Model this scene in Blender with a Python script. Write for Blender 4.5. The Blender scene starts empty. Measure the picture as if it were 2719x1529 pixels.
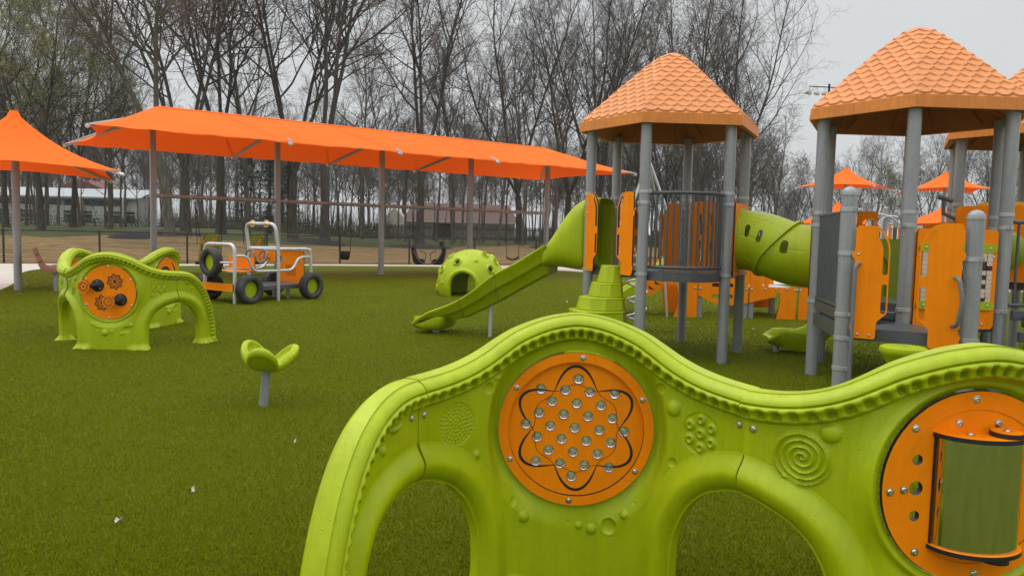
import bpy, bmesh, math, random
import numpy as np
from mathutils import Vector, Matrix
from mathutils.geometry import tessellate_polygon

sc = bpy.context.scene
COL = sc.collection
PI = math.pi

# ------------------------------------------------------------------ camera, sky, sun, exposure
CAM_H, PITCH, ROLL, FPX, IW, IH = 1.490, math.radians(4.14), math.radians(1.34), 1998.0, 2719.0, 1529.0
_F = Vector((0, math.cos(PITCH), -math.sin(PITCH)))
_U0 = Vector((0, math.sin(PITCH), math.cos(PITCH)))
_R0 = Vector((1, 0, 0))
CR = _R0 * math.cos(ROLL) + _U0 * math.sin(ROLL)
CU = -_R0 * math.sin(ROLL) + _U0 * math.cos(ROLL)
cam_d = bpy.data.cameras.new('camera')
cam = bpy.data.objects.new('camera', cam_d)
COL.objects.link(cam)
m = Matrix.Identity(4)
for i in range(3):
    m[i][0], m[i][1], m[i][2] = CR[i], CU[i], -_F[i]
m.translation = Vector((0, 0, CAM_H))
cam.matrix_world = m
cam_d.sensor_width = 36
cam_d.lens = 36 * FPX / IW
cam_d.clip_start = 0.05
cam_d.clip_end = 2000
sc.camera = cam

def ground_at(px, py, z=0.0):
    """where the sight line through a photo pixel meets the level z (used to read ground positions off the photo)"""
    d = _F + CR * ((px - IW / 2) / FPX) + CU * ((IH / 2 - py) / FPX)
    t = (z - CAM_H) / d.z
    return d.x * t, d.y * t
def along(px, Y):
    """x on the ground at depth Y for a photo column near the horizon"""
    return (px - IW / 2 + 0.0234 * 0) / FPX * Y

SUN_EL, SUN_AZ = math.radians(64), math.radians(285)     # soft light from behind the clouds
w = bpy.data.worlds.new('World'); sc.world = w; w.use_nodes = True
nt = w.node_tree; nt.nodes.clear()
N = nt.nodes.new; L = nt.links.new
sky = N('ShaderNodeTexSky'); sky.sky_type = 'NISHITA'; sky.sun_disc = False
sky.sun_elevation = SUN_EL; sky.sun_rotation = SUN_AZ
sky.dust_density = 4.0; sky.air_density = 1.0; sky.ozone_density = 1.0
hs = N('ShaderNodeHueSaturation'); hs.inputs['Saturation'].default_value = 0.10
L(sky.outputs[0], hs.inputs['Color'])
# overcast: the cloud layer evens the clear sky out and is brighter overhead than near the horizon
tc = N('ShaderNodeTexCoord'); sp = N('ShaderNodeSeparateXYZ'); L(tc.outputs['Generated'], sp.inputs[0])
cr = N('ShaderNodeValToRGB'); L(sp.outputs['Z'], cr.inputs[0])
el = cr.color_ramp.elements
el[0].position = 0.0; el[0].color = (6.2, 6.4, 6.5, 1)
el[1].position = 1.0; el[1].color = (19.5, 19.8, 19.9, 1)
e = el.new(0.28); e.color = (6.4, 6.65, 6.8, 1)
e = el.new(0.5); e.color = (12.0, 12.2, 12.3, 1)
ns = N('ShaderNodeTexNoise'); ns.inputs['Scale'].default_value = 2.2; ns.inputs['Detail'].default_value = 4
L(tc.outputs['Generated'], ns.inputs['Vector'])
mp = N('ShaderNodeMapRange'); mp.inputs['To Min'].default_value = 0.96; mp.inputs['To Max'].default_value = 1.04
mp.inputs['From Min'].default_value = 0.3; mp.inputs['From Max'].default_value = 0.7
L(ns.outputs['Fac'], mp.inputs['Value'])
ml = N('ShaderNodeMix'); ml.data_type = 'RGBA'; ml.blend_type = 'MULTIPLY'; ml.inputs['Factor'].default_value = 1
L(cr.outputs[0], ml.inputs['A']); L(mp.outputs[0], ml.inputs['B'])
mx = N('ShaderNodeMix'); mx.data_type = 'RGBA'; mx.inputs['Factor'].default_value = 0.90
L(hs.outputs[0], mx.inputs['A']); L(ml.outputs['Result'], mx.inputs['B'])
bg = N('ShaderNodeBackground'); bg.inputs['Strength'].default_value = 0.10
L(mx.outputs['Result'], bg.inputs['Color'])
out = N('ShaderNodeOutputWorld'); L(bg.outputs[0], out.inputs['Surface'])

sl = bpy.data.lights.new('sun', 'SUN'); so = bpy.data.objects.new('sun', sl); COL.objects.link(so)
sl.energy = 0.75; sl.angle = math.radians(35); sl.color = (1.0, 0.97, 0.92)
sdir = Vector((math.sin(SUN_AZ) * math.cos(SUN_EL), math.cos(SUN_AZ) * math.cos(SUN_EL), math.sin(SUN_EL)))
so.rotation_euler = (-sdir).to_track_quat('-Z', 'Y').to_euler()
so.location = (0, -5, 20)
sc.view_settings.view_transform = 'Standard'; sc.view_settings.look = 'None'
sc.view_settings.exposure = 0.12; sc.view_settings.gamma = 1.0
sc.render.engine = 'CYCLES'
sc.cycles.use_denoising = True
sc.cycles.max_bounces = 6; sc.cycles.diffuse_bounces = 3; sc.cycles.glossy_bounces = 3
sc.cycles.transmission_bounces = 4; sc.cycles.transparent_max_bounces = 6

# ------------------------------------------------------------------ materials
def mat(name, col, rough=0.5, var=0.12, vscale=4.0, bump=0.0, bscale=60.0, metal=0.0, spec=0.5, col2=None, detail=4,
        drops=False, stretch=None, streak=0.0):
    """a Principled material whose colour wanders between two shades, with an optional fine relief"""
    m = bpy.data.materials.new(name); m.use_nodes = True
    nt = m.node_tree; b = nt.nodes['Principled BSDF']; N = nt.nodes.new; L = nt.links.new
    b.inputs['Roughness'].default_value = rough; b.inputs['Metallic'].default_value = metal
    b.inputs['Specular IOR Level'].default_value = spec
    tc = N('ShaderNodeTexCoord'); vec = tc.outputs['Object']
    if stretch:
        mpn = N('ShaderNodeMapping'); mpn.inputs['Scale'].default_value = stretch; L(vec, mpn.inputs['Vector']); vec = mpn.outputs[0]
    n1 = N('ShaderNodeTexNoise'); n1.inputs['Scale'].default_value = vscale; n1.inputs['Detail'].default_value = detail
    L(vec, n1.inputs['Vector'])
    rp = N('ShaderNodeValToRGB'); L(n1.outputs['Fac'], rp.inputs[0])
    a = tuple(c * (1 - var) for c in col); bb = tuple(min(1, c * (1 + var)) for c in (col2 or col))
    rp.color_ramp.elements[0].position = 0.32; rp.color_ramp.elements[1].position = 0.68
    rp.color_ramp.elements[0].color = (*a, 1); rp.color_ramp.elements[1].color = (*bb, 1)
    colour = rp.outputs[0]
    if streak:                                   # faint run marks and scuffs
        ms = N('ShaderNodeMapping'); ms.inputs['Scale'].default_value = (16, 16, 0.9); L(tc.outputs['Object'], ms.inputs['Vector'])
        n4 = N('ShaderNodeTexNoise'); n4.inputs['Scale'].default_value = 1.6; n4.inputs['Detail'].default_value = 7; n4.inputs['Roughness'].default_value = 0.65; L(ms.outputs[0], n4.inputs['Vector'])
        n5 = N('ShaderNodeTexNoise'); n5.inputs['Scale'].default_value = 23; n5.inputs['Detail'].default_value = 8; n5.inputs['Roughness'].default_value = 0.7; L(tc.outputs['Object'], n5.inputs['Vector'])
        av = N('ShaderNodeMath'); av.operation = 'MULTIPLY_ADD'; av.inputs[1].default_value = 0.6; L(n4.outputs['Fac'], av.inputs[0])
        h5 = N('ShaderNodeMath'); h5.operation = 'MULTIPLY'; h5.inputs[1].default_value = 0.4; L(n5.outputs['Fac'], h5.inputs[0]); L(h5.outputs[0], av.inputs[2])
        m5 = N('ShaderNodeMapRange'); m5.inputs['From Min'].default_value = 0.40; m5.inputs['From Max'].default_value = 0.62; m5.inputs['To Min'].default_value = 1-streak; m5.inputs['To Max'].default_value = 1.0
        L(av.outputs[0], m5.inputs['Value'])
        mc = N('ShaderNodeMix'); mc.data_type = 'RGBA'; mc.blend_type = 'MULTIPLY'; mc.inputs['Factor'].default_value = 1.0
        L(colour, mc.inputs['A']); L(m5.outputs[0], mc.inputs['B']); colour = mc.outputs['Result']
    L(colour, b.inputs['Base Color'])
    rr = N('ShaderNodeMapRange'); rr.inputs['To Min'].default_value = max(0, rough - 0.08); rr.inputs['To Max'].default_value = min(1, rough + 0.08)
    L(n1.outputs['Fac'], rr.inputs['Value']); L(rr.outputs[0], b.inputs['Roughness'])
    last = None
    if bump:
        n2 = N('ShaderNodeTexNoise'); n2.inputs['Scale'].default_value = bscale; n2.inputs['Detail'].default_value = 3
        L(vec, n2.inputs['Vector'])
        bp = N('ShaderNodeBump'); bp.inputs['Strength'].default_value = bump; bp.inputs['Distance'].default_value = 0.02
        L(n2.outputs['Fac'], bp.inputs['Height']); last = bp
    if drops:                                    # rain drops standing on the plastic
        vo = N('ShaderNodeTexVoronoi'); vo.inputs['Scale'].default_value = 36.0; L(vec, vo.inputs['Vector'])
        lt = N('ShaderNodeMapRange'); lt.inputs['From Min'].default_value = 0.0; lt.inputs['From Max'].default_value = 0.13
        lt.inputs['To Min'].default_value = 1.0; lt.inputs['To Max'].default_value = 0.0
        L(vo.outputs['Distance'], lt.inputs['Value'])
        b2 = N('ShaderNodeBump'); b2.inputs['Strength'].default_value = 0.8; b2.inputs['Distance'].default_value = 0.003
        L(lt.outputs[0], b2.inputs['Height'])
        if last: L(last.outputs[0], b2.inputs['Normal'])
        last = b2
    if last: L(last.outputs[0], b.inputs['Normal'])
    return m

LIME = (0.37, 0.46, 0.002)
M = {}
M['lime'] = mat('lime_plastic', LIME, 0.42, 0.07, 2.5, 0.10, 220, col2=(0.39, 0.485, 0.003), spec=0.3, streak=0.13)
M['lime_wet'] = mat('lime_plastic_wet', LIME, 0.38, 0.07, 2.5, 0.06, 260, col2=(0.39, 0.485, 0.003), drops=True, spec=0.35, streak=0.13)
M['lime_dull'] = mat('lime_plastic_dull', (0.27, 0.36, 0.02), 0.45, 0.08, 3, 0.06, 200)
M['orange'] = mat('orange_board', (0.98, 0.262, 0.0), 0.6, 0.05, 3, 0.05, 300, spec=0.15, streak=0.10)
M['black'] = mat('black_core', (0.012, 0.012, 0.013), 0.5, 0.2, 10)
M['roof'] = mat('roof_plastic', (0.72, 0.26, 0.075), 0.6, 0.09, 1.4, 0.08, 120, streak=0.20)
M['fascia'] = mat('fascia_plastic', (0.68, 0.215, 0.018), 0.55, 0.08, 2.5, 0.05, 80, streak=0.22)
M['soffit'] = mat('roof_shaded_underside', (0.34, 0.10, 0.03), 0.6, 0.12, 3)  # dark brown: the shade under the roof is put into this colour
M['post'] = mat('grey_post_paint', (0.30, 0.31, 0.318), 0.30, 0.07, 2.0, 0.03, 150, spec=0.8, streak=0.22)
M['clamp'] = mat('clamp_metal', (0.44, 0.45, 0.455), 0.32, 0.08, 6, metal=0.35)
M['steel'] = mat('bolt_steel', (0.62, 0.61, 0.58), 0.25, 0.12, 20, metal=1.0)
M['galv'] = mat('galvanised_tube', (0.56, 0.57, 0.58), 0.36, 0.08, 5, metal=0.3)
M['deck'] = mat('deck_coating', (0.085, 0.092, 0.10), 0.30, 0.22, 5, 0.08, 90)
M['rail'] = mat('dark_rail', (0.075, 0.085, 0.09), 0.38, 0.12, 6, 0.03, 120)
M['seam'] = mat('sewn_hem', (0.72, 0.13, 0.012), 0.85, 0.06, 4)
M['shade'] = None
M['rubber'] = mat('tyre_rubber', (0.024, 0.024, 0.024), 0.62, 0.45, 5, 0.2, 60, col2=(0.045, 0.043, 0.038))
M['wood'] = mat('recycled_board', (0.33, 0.16, 0.095), 0.6, 0.15, 6, 0.1, 40)
M['concrete'] = mat('concrete', (0.52, 0.47, 0.42), 0.85, 0.10, 0.7, 0.15, 30, detail=8)
M['fence'] = mat('fence_vinyl', (0.012, 0.013, 0.013), 0.45, 0.2, 5)
M['mirror'] = mat('polished_mirror', (0.62, 0.64, 0.60), 0.10, 0.06, 9, 0.02, 30, metal=1.0, stretch=(6, 6, 1))
M['bark'] = mat('bark', (0.072, 0.061, 0.052), 0.9, 0.35, 3.0, 0.9, 14, stretch=(3, 3, 0.6), spec=0.2)
M['bark_light'] = mat('bark_lichen', (0.105, 0.098, 0.076), 0.9, 0.35, 3.0, 0.9, 14, stretch=(3, 3, 0.6), spec=0.2)
M['twig'] = mat('twig', (0.115, 0.096, 0.082), 0.9, 0.25, 2, spec=0.2)
M['twig_red'] = mat('twig_reddish', (0.145, 0.100, 0.084), 0.9, 0.25, 2, spec=0.2)
M['bud'] = mat('bud_green', (0.30, 0.30, 0.11), 0.8, 0.3, 3)
M['bud_red'] = mat('bud_red', (0.15, 0.085, 0.06), 0.8, 0.3, 3)
M['needle'] = mat('needles', (0.018, 0.030, 0.016), 0.8, 0.4, 2)
M['shrub'] = mat('shrub_leaf', (0.075, 0.10, 0.035), 0.8, 0.4, 2)
M['siding'] = mat('pale_siding', (0.50, 0.45, 0.40), 0.8, 0.05, 0.8)
M['shingle'] = mat('brown_shingles', (0.125, 0.075, 0.066), 0.9, 0.2, 5, 0.4, 12)
M['picket'] = mat('weathered_picket', (0.055, 0.045, 0.042), 0.9, 0.3, 3)
M['white_wall'] = mat('white_wall', (0.48, 0.48, 0.47), 0.8, 0.05, 0.6)
M['brick'] = mat('red_brick', (0.20, 0.085, 0.065), 0.9, 0.15, 1.5)
M['metal_roof'] = mat('pale_metal_roof', (0.36, 0.38, 0.40), 0.5, 0.06, 0.5)
M['glass'] = mat('dark_glass', (0.02, 0.025, 0.028), 0.12, 0.2, 0.5)
M['table'] = mat('dark_green_metal', (0.02, 0.04, 0.03), 0.5, 0.2, 3)
M['hydrant'] = mat('hydrant_paint', (0.65, 0.40, 0.03), 0.5, 0.1, 6)
M['tan'] = mat('tan_tile', (0.62, 0.50, 0.38), 0.5, 0.06, 10)
M['brown'] = mat('brown_tile', (0.045, 0.016, 0.012), 0.45, 0.15, 10)
M['leaf'] = mat('dry_leaf', (0.48, 0.40, 0.36), 0.8, 0.3, 60)
M['lamp'] = mat('lamp_shell', (0.55, 0.55, 0.52), 0.4, 0.1, 6)
M['yellow'] = mat('yellow_plastic', (0.85, 0.42, 0.03), 0.4, 0.05, 6)
M['grip'] = mat('grey_grip', (0.16, 0.16, 0.155), 0.45, 0.1, 8)
M['mulch_dark'] = mat('dark_mulch', (0.022, 0.019, 0.018), 0.95, 0.4, 9, 0.8, 30)

# shade cloth lets a little light through
def shade_cloth():
    m = bpy.data.materials.new('shade_cloth'); m.use_nodes = True
    nt = m.node_tree; N = nt.nodes.new; L = nt.links.new
    b = nt.nodes['Principled BSDF']; o = nt.nodes['Material Output']
    tc = N('ShaderNodeTexCoord'); n = N('ShaderNodeTexNoise'); n.inputs['Scale'].default_value = 1.2; n.inputs['Detail'].default_value = 5
    L(tc.outputs['Object'], n.inputs['Vector'])
    r = N('ShaderNodeValToRGB'); r.color_ramp.elements[0].color = (0.95, 0.165, 0.014, 1); r.color_ramp.elements[1].color = (1.0, 0.20, 0.018, 1)
    L(n.outputs['Fac'], r.inputs[0]); L(r.outputs[0], b.inputs['Base Color'])
    b.inputs['Roughness'].default_value = 0.85; b.inputs['Specular IOR Level'].default_value = 0.2
    wv = N('ShaderNodeTexNoise'); wv.inputs['Scale'].default_value = 160; L(tc.outputs['Object'], wv.inputs['Vector'])
    bp = N('ShaderNodeBump'); bp.inputs['Strength'].default_value = 0.15; bp.inputs['Distance'].default_value = 0.01
    L(wv.outputs['Fac'], bp.inputs['Height']); L(bp.outputs[0], b.inputs['Normal'])
    t = N('ShaderNodeBsdfTranslucent'); t.inputs['Color'].default_value = (1.0, 0.085, 0.0, 1)
    mx = N('ShaderNodeMixShader'); mx.inputs[0].default_value = 0.24
    L(b.outputs[0], mx.inputs[1]); L(t.outputs[0], mx.inputs[2]); L(mx.outputs[0], o.inputs['Surface'])
    return m
M['shade'] = shade_cloth()

def bubble_mat():
    m = bpy.data.materials.new('clear_acrylic'); m.use_nodes = True
    b = m.node_tree.nodes['Principled BSDF']
    b.inputs['Base Color'].default_value = (0.95, 0.95, 0.95, 1); b.inputs['Roughness'].default_value = 0.05
    b.inputs['Transmission Weight'].default_value = 0.9; b.inputs['IOR'].default_value = 1.25
    return m
M['clear'] = bubble_mat()

def marble_mat():
    """glass marbles with coloured swirls inside"""
    m = bpy.data.materials.new('glass_marble'); m.use_nodes = True
    nt = m.node_tree; b = nt.nodes['Principled BSDF']; N = nt.nodes.new; L = nt.links.new
    tc = N('ShaderNodeTexCoord'); wv = N('ShaderNodeTexNoise'); wv.inputs['Scale'].default_value = 55; wv.inputs['Distortion'].default_value = 3.0
    L(tc.outputs['Object'], wv.inputs['Vector'])
    r = N('ShaderNodeValToRGB'); es = r.color_ramp.elements
    es[0].position = 0.36; es[0].color = (0.35, 0.45, 0.75, 1); es[1].position = 0.72; es[1].color = (0.95, 0.80, 0.35, 1)
    for p, c in ((0.44, (0.95, 0.96, 0.92, 1)), (0.52, (0.98, 0.98, 0.98, 1)), (0.58, (0.85, 0.88, 0.75, 1)), (0.66, (0.55, 0.5, 0.4, 1))):
        e = es.new(p); e.color = c
    L(wv.outputs['Fac'], r.inputs[0]); L(r.outputs[0], b.inputs['Base Color'])
    b.inputs['Roughness'].default_value = 0.02; b.inputs['IOR'].default_value = 1.5
    b.inputs['Transmission Weight'].default_value = 0.93
    return m
M['marble'] = marble_mat()

# ------------------------------------------------------------------ mesh helpers
class MB:
    """collects shapes that become ONE mesh"""
    def __init__(s): s.v = []; s.f = []; s.m = []; s.n = 0
    def add(s, verts, faces, mi=0):
        verts = np.asarray(verts, float).reshape(-1, 3)
        s.v.append(verts)
        for f in faces: s.f.append([int(i) + s.n for i in f])
        s.m += [mi] * len(faces); s.n += len(verts); return s
    def box(s, c, size, rotz=0, mi=0, M4=None):
        x, y, z = [k / 2 for k in size]
        P = np.array([[-x,-y,-z],[x,-y,-z],[x,y,-z],[-x,y,-z],[-x,-y,z],[x,-y,z],[x,y,z],[-x,y,z]])
        if M4 is not None: P = P @ np.array(M4).T
        if rotz:
            cc, ss = math.cos(rotz), math.sin(rotz); P = P @ np.array([[cc, ss, 0], [-ss, cc, 0], [0, 0, 1]])
        return s.add(P + np.array(c), [(0,3,2,1),(4,5,6,7),(0,1,5,4),(1,2,6,5),(2,3,7,6),(3,0,4,7)], mi)
    def tube(s, pts, r, n=10, caps=True, mi=0, closed=False):
        P = np.asarray(pts, float); k = len(P); R = np.broadcast_to(np.asarray(r, float), (k,))
        if closed: T = np.roll(P, -1, 0) - np.roll(P, 1, 0)
        else:
            T = np.zeros_like(P); T[1:-1] = P[2:] - P[:-2]; T[0] = P[1] - P[0]; T[-1] = P[-1] - P[-2]
        T /= np.linalg.norm(T, axis=1)[:, None] + 1e-12
        a = np.array([0, 0, 1.0]) if abs(T[0][2]) < 0.9 else np.array([1.0, 0, 0])
        u = np.cross(T[0], a); u /= np.linalg.norm(u); vs = []
        ang = np.arange(n) * 2 * PI / n
        for i in range(k):
            u = u - T[i] * (u @ T[i]); u /= np.linalg.norm(u) + 1e-12; w_ = np.cross(T[i], u)
            vs.append(P[i] + R[i] * (np.cos(ang)[:, None] * u + np.sin(ang)[:, None] * w_))
        F = []
        for i in range(k if closed else k - 1):
            j = (i + 1) % k
            for q in range(n): F.append((i*n+q, i*n+(q+1) % n, j*n+(q+1) % n, j*n+q))
        if caps and not closed: F += [tuple(range(n))[::-1], tuple((k-1)*n+q for q in range(n))]
        return s.add(np.concatenate(vs), F, mi)
    def cyl(s, a, b, r, n=16, mi=0): return s.tube([a, b], r, n, True, mi)
    def lathe(s, prof, n=24, c=(0, 0, 0), mi=0, axis=None):
        """profile of (radius, height) turned about z (or about axis, a 3x3)"""
        k = len(prof); ang = np.arange(n) * 2 * PI / n; V = []
        for r, z in prof: V.append(np.stack([r*np.cos(ang), r*np.sin(ang), np.full(n, z)], 1))
        V = np.concatenate(V)
        if axis is not None: V = V @ np.array(axis, float).T
        F = []
        for i in range(k-1):
            for q in range(n): F.append((i*n+q, i*n+(q+1) % n, (i+1)*n+(q+1) % n, (i+1)*n+q))
        if prof[0][0] > 1e-6: F.append(tuple(range(n))[::-1])
        if prof[-1][0] > 1e-6: F.append(tuple((k-1)*n+q for q in range(n)))
        return s.add(V + np.array(c), F, mi)
    def plate(s, outer, th, holes=(), fr=None, mi=0, side=None):
        """flat board: outline (and openings) in its own u,v plane, th thick along w; fr = (origin, u, v, w)"""
        loops = [list(outer)] + [list(h) for h in holes]
        tri = tessellate_polygon([[Vector((x, y, 0)) for x, y in lp] for lp in loops])
        flat = [p for lp in loops for p in lp]; n = len(flat)
        o, u, v, w_ = [np.array(k, float) for k in fr]
        f2 = np.array(flat); A = o + f2[:, :1]*u + f2[:, 1:]*v
        V = np.concatenate([A + w_*th/2, A - w_*th/2])
        def orient(t):
            a, b, c = [f2[i] for i in t]
            return t if (b[0]-a[0])*(c[1]-a[1])-(b[1]-a[1])*(c[0]-a[0]) > 0 else (t[0], t[2], t[1])
        T = [orient(t) for t in tri if len(set(t)) == 3]
        hand = np.dot(np.cross(u, v), w_) > 0
        F = [t if hand else t[::-1] for t in T] + [tuple(i+n for i in (t[::-1] if hand else t)) for t in T]
        s.add(V, F, mi); base = s.n - 2*n; st = 0; cnt = 0
        for lp in loops:
            k = len(lp)
            for i in range(k):
                a, b = st+i, st+(i+1) % k
                s.f.append([base+a, base+b, base+n+b, base+n+a]); cnt += 1
            st += k
        s.m += [mi if side is None else side]*cnt
        return s
    def mesh(s, name):
        me = bpy.data.meshes.new(name)
        V = np.concatenate(s.v) if s.v else np.zeros((0, 3))
        return me, V
def link_mesh(name, V, F, mats, parent=None, smooth=None, mi=None):
    me = bpy.data.meshes.new(name)
    V = np.asarray(V, np.float32)
    if isinstance(F, np.ndarray):
        nf, k = F.shape
        me.vertices.add(len(V)); me.vertices.foreach_set('co', V.ravel())
        me.loops.add(nf*k); me.loops.foreach_set('vertex_index', F.astype(np.int32).ravel())
        me.polygons.add(nf); me.polygons.foreach_set('loop_start', np.arange(0, nf*k, k, dtype=np.int32))
    else:
        me.from_pydata([tuple(map(float, p)) for p in V], [], F)
    me.update(calc_edges=True); me.validate()
    for x in (mats if isinstance(mats, (list, tuple)) else [mats]): me.materials.append(x)
    if mi is not None and len(me.polygons) == len(mi): me.polygons.foreach_set('material_index', np.array(mi, np.int32))
    if smooth is not None:
        me.polygons.foreach_set('use_smooth', np.ones(len(me.polygons), bool))
        if smooth < 179: me.set_sharp_from_angle(angle=math.radians(smooth))
    o = bpy.data.objects.new(name, me); COL.objects.link(o)
    if parent is not None: o.parent = parent
    return o
def obj(name, mb, mats, parent=None, smooth=40, bevel=0):
    o = link_mesh(name, np.concatenate(mb.v), mb.f, mats, parent, smooth, mb.m)
    if bevel:
        b = o.modifiers.new('soft_edges', 'BEVEL'); b.width = bevel; b.segments = 2; b.limit_method = 'ANGLE'; b.angle_limit = math.radians(50)
        b.harden_normals = False
    return o
def thing(name, label, cat, loc=(0, 0, 0), rotz=0, group=None):
    o = bpy.data.objects.new(name, None); COL.objects.link(o); o.empty_display_size = 0.2
    o.location = loc; o.rotation_euler = (0, 0, rotz); o['label'] = label; o['category'] = cat; o['kind'] = 'thing'
    if group: o['group'] = group
    return o
def tag(o, label, cat, group=None, kind=None):
    if label: o['label'] = label
    if cat: o['category'] = cat
    if group: o['group'] = group
    if kind: o['kind'] = kind
    return o
def struct(o): o['kind'] = 'structure'; return o
def kids(o): return [c for c in bpy.data.objects if c.parent == o]
def dup(root, loc, rotz=0, label=None, group=None, scale=None):
    r = root.copy(); COL.objects.link(r); r.location = loc; r.rotation_euler = (0, 0, rotz)
    if scale: r.scale = scale if isinstance(scale, (tuple, list)) else (scale,)*3
    if label: r['label'] = label
    if group: r['group'] = group
    for ch in list(root.children):
        c = ch.copy(); COL.objects.link(c); c.parent = r
        for g in list(ch.children):
            d = g.copy(); COL.objects.link(d); d.parent = c
    return r
def arcpts(cx, cy, r, a0, a1, n):
    return [(cx + r*math.cos(math.radians(a0+(a1-a0)*i/n)), cy + r*math.sin(math.radians(a0+(a1-a0)*i/n))) for i in range(n+1)]
def rrect(x0, y0, x1, y1, r, n=5):
    return arcpts(x1-r, y1-r, r, 0, 90, n) + arcpts(x0+r, y1-r, r, 90, 180, n) + arcpts(x0+r, y0+r, r, 180, 270, n) + arcpts(x1-r, y0+r, r, 270, 360, n)
def slot(cx, y0, y1, r, n=6):
    return arcpts(cx, y1-r, r, 0, 180, n) + arcpts(cx, y0+r, r, 180, 360, n)
def smoothpath(pts, n=8):
    """Catmull-Rom through the points"""
    P = np.asarray(pts, float); P = np.concatenate([[2*P[0]-P[1]], P, [2*P[-1]-P[-2]]]); o = []
    for i in range(1, len(P)-2):
        for t in np.linspace(0, 1, n, endpoint=False):
            a, b, c, d = P[i-1:i+3]
            o.append(0.5*((2*b)+(-a+c)*t+(2*a-5*b+4*c-d)*t*t+(-a+3*b-3*c+d)*t**3))
    o.append(P[-2]); return np.array(o)
def fillet(pts, r, n=5):
    """polyline with rounded corners, like a bent tube"""
    P = [np.array(p, float) for p in pts]; o = [P[0]]
    for a, b, c in zip(P[:-2], P[1:-1], P[2:]):
        d1 = (a-b)/np.linalg.norm(a-b); d2 = (c-b)/np.linalg.norm(c-b)
        t = min(r, np.linalg.norm(a-b)*0.49, np.linalg.norm(c-b)*0.49)
        for k in np.linspace(0, 1, n+1): o.append((1-k)**2*(b+d1*t)+2*k*(1-k)*b+k*k*(b+d2*t))
    o.append(P[-1]); return np.array(o)

def sdf_mesh(us, vs, f):
    """a grid of quads cut along the outline f(u, v) = 0 (inside negative); outline vertices are moved onto it"""
    U, Vv = np.meshgrid(us, vs, indexing='ij'); D = f(U, Vv); ins = D <= 0
    c = ins[:-1, :-1] | ins[1:, :-1] | ins[1:, 1:] | ins[:-1, 1:]
    nu, nv = U.shape; idx = np.arange(nu*nv).reshape(nu, nv)
    I, J = np.nonzero(c)
    Q = np.stack([idx[I, J], idx[I+1, J], idx[I+1, J+1], idx[I, J+1]], 1)
    u = U.ravel().copy(); v = Vv.ravel().copy(); o = (D.ravel() > 0)
    used = np.zeros(nu*nv, bool); used[Q.ravel()] = True
    s = o & used; e = (us[1]-us[0])*0.2
    for _ in range(3):
        uu, vv = u[s], v[s]; d = f(uu, vv)
        gx = (f(uu+e, vv)-f(uu-e, vv))/(2*e); gy = (f(uu, vv+e)-f(uu, vv-e))/(2*e); g2 = gx*gx+gy*gy+1e-9
        st = np.clip(d/g2, -0.02, 0.02)
        u[s] = uu-st*gx; v[s] = vv-st*gy
    u = np.clip(u, us[0], us[-1]); v = np.clip(v, vs[0], vs[-1])
    mp_ = np.cumsum(used)-1
    return u[used], v[used], mp_[Q], s[used]
def two_sided(front, back, Q, flip=False):
    """closed shell from a front and a back sheet over the same quads"""
    n = len(front); V = np.concatenate([front, back])
    E = np.concatenate([Q[:, [0, 1]], Q[:, [1, 2]], Q[:, [2, 3]], Q[:, [3, 0]]])
    key = np.sort(E, 1); k = key[:, 0].astype(np.int64)*n + key[:, 1]
    _, inv, cnt = np.unique(k, return_inverse=True, return_counts=True)
    B = E[cnt[inv] == 1]
    W = np.stack([B[:, 1], B[:, 0], B[:, 0]+n, B[:, 1]+n], 1)
    F = np.concatenate([Q, Q[:, ::-1]+n, W])
    if flip: F = F[:, ::-1]
    return V, F
def seg_dist(U, V, poly, closed=False):
    """distance to a polyline"""
    P = np.asarray(poly, float); A = P[:-1]; B = P[1:]
    if closed: A = P; B = np.roll(P, -1, 0)
    D = np.full(U.shape, 1e9)
    for a, b in zip(A, B):
        d = b-a; l = d@d+1e-12; t = np.clip(((U-a[0])*d[0]+(V-a[1])*d[1])/l, 0, 1)
        D = np.minimum(D, (U-a[0]-t*d[0])**2+(V-a[1]-t*d[1])**2)
    return np.sqrt(D)
def sstep(a, b, x):
    t = np.clip((x-a)/(b-a), 0, 1); return t*t*(3-2*t)
# ------------------------------------------------------------------ moulded play walls (two sets of the same modules)
PR, PA = 0.756, math.radians(57.5); PL_ = PR*PA; PC = PR*math.sin(PA); PS = PR*(1-math.cos(PA))
ZC, RD = 0.684, 0.326
_top = smoothpath([(-0.97, 0.96), (-0.87, 0.942), (-0.77, 0.938), (-0.64, 0.946), (-0.53, 0.967), (-0.435, 1.003), (-0.35, 1.052), (-0.28, 1.092), (-0.185, 1.13), (-0.1, 1.153), (0, 1.165),
     (0.1, 1.153), (0.185, 1.13), (0.28, 1.092), (0.35, 1.052), (0.435, 1.003), (0.53, 0.967), (0.64, 0.946), (0.77, 0.938), (0.87, 0.942), (0.97, 0.96)], 4)
_arch = smoothpath([(0.462, -0.10), (0.452, 0.0), (0.436, 0.05), (0.43, 0.12), (0.435, 0.25), (0.455, 0.33), (0.50, 0.42), (0.56, 0.48), (0.62, 0.513), (0.70, 0.538), (PL_, 0.545), (2*PL_-0.70, 0.538)], 4)
_arch = _arch[:-4]
_archm = np.concatenate([_arch, np.stack([2*PL_-_arch[::-1, 0], _arch[::-1, 1]], 1)])
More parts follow.
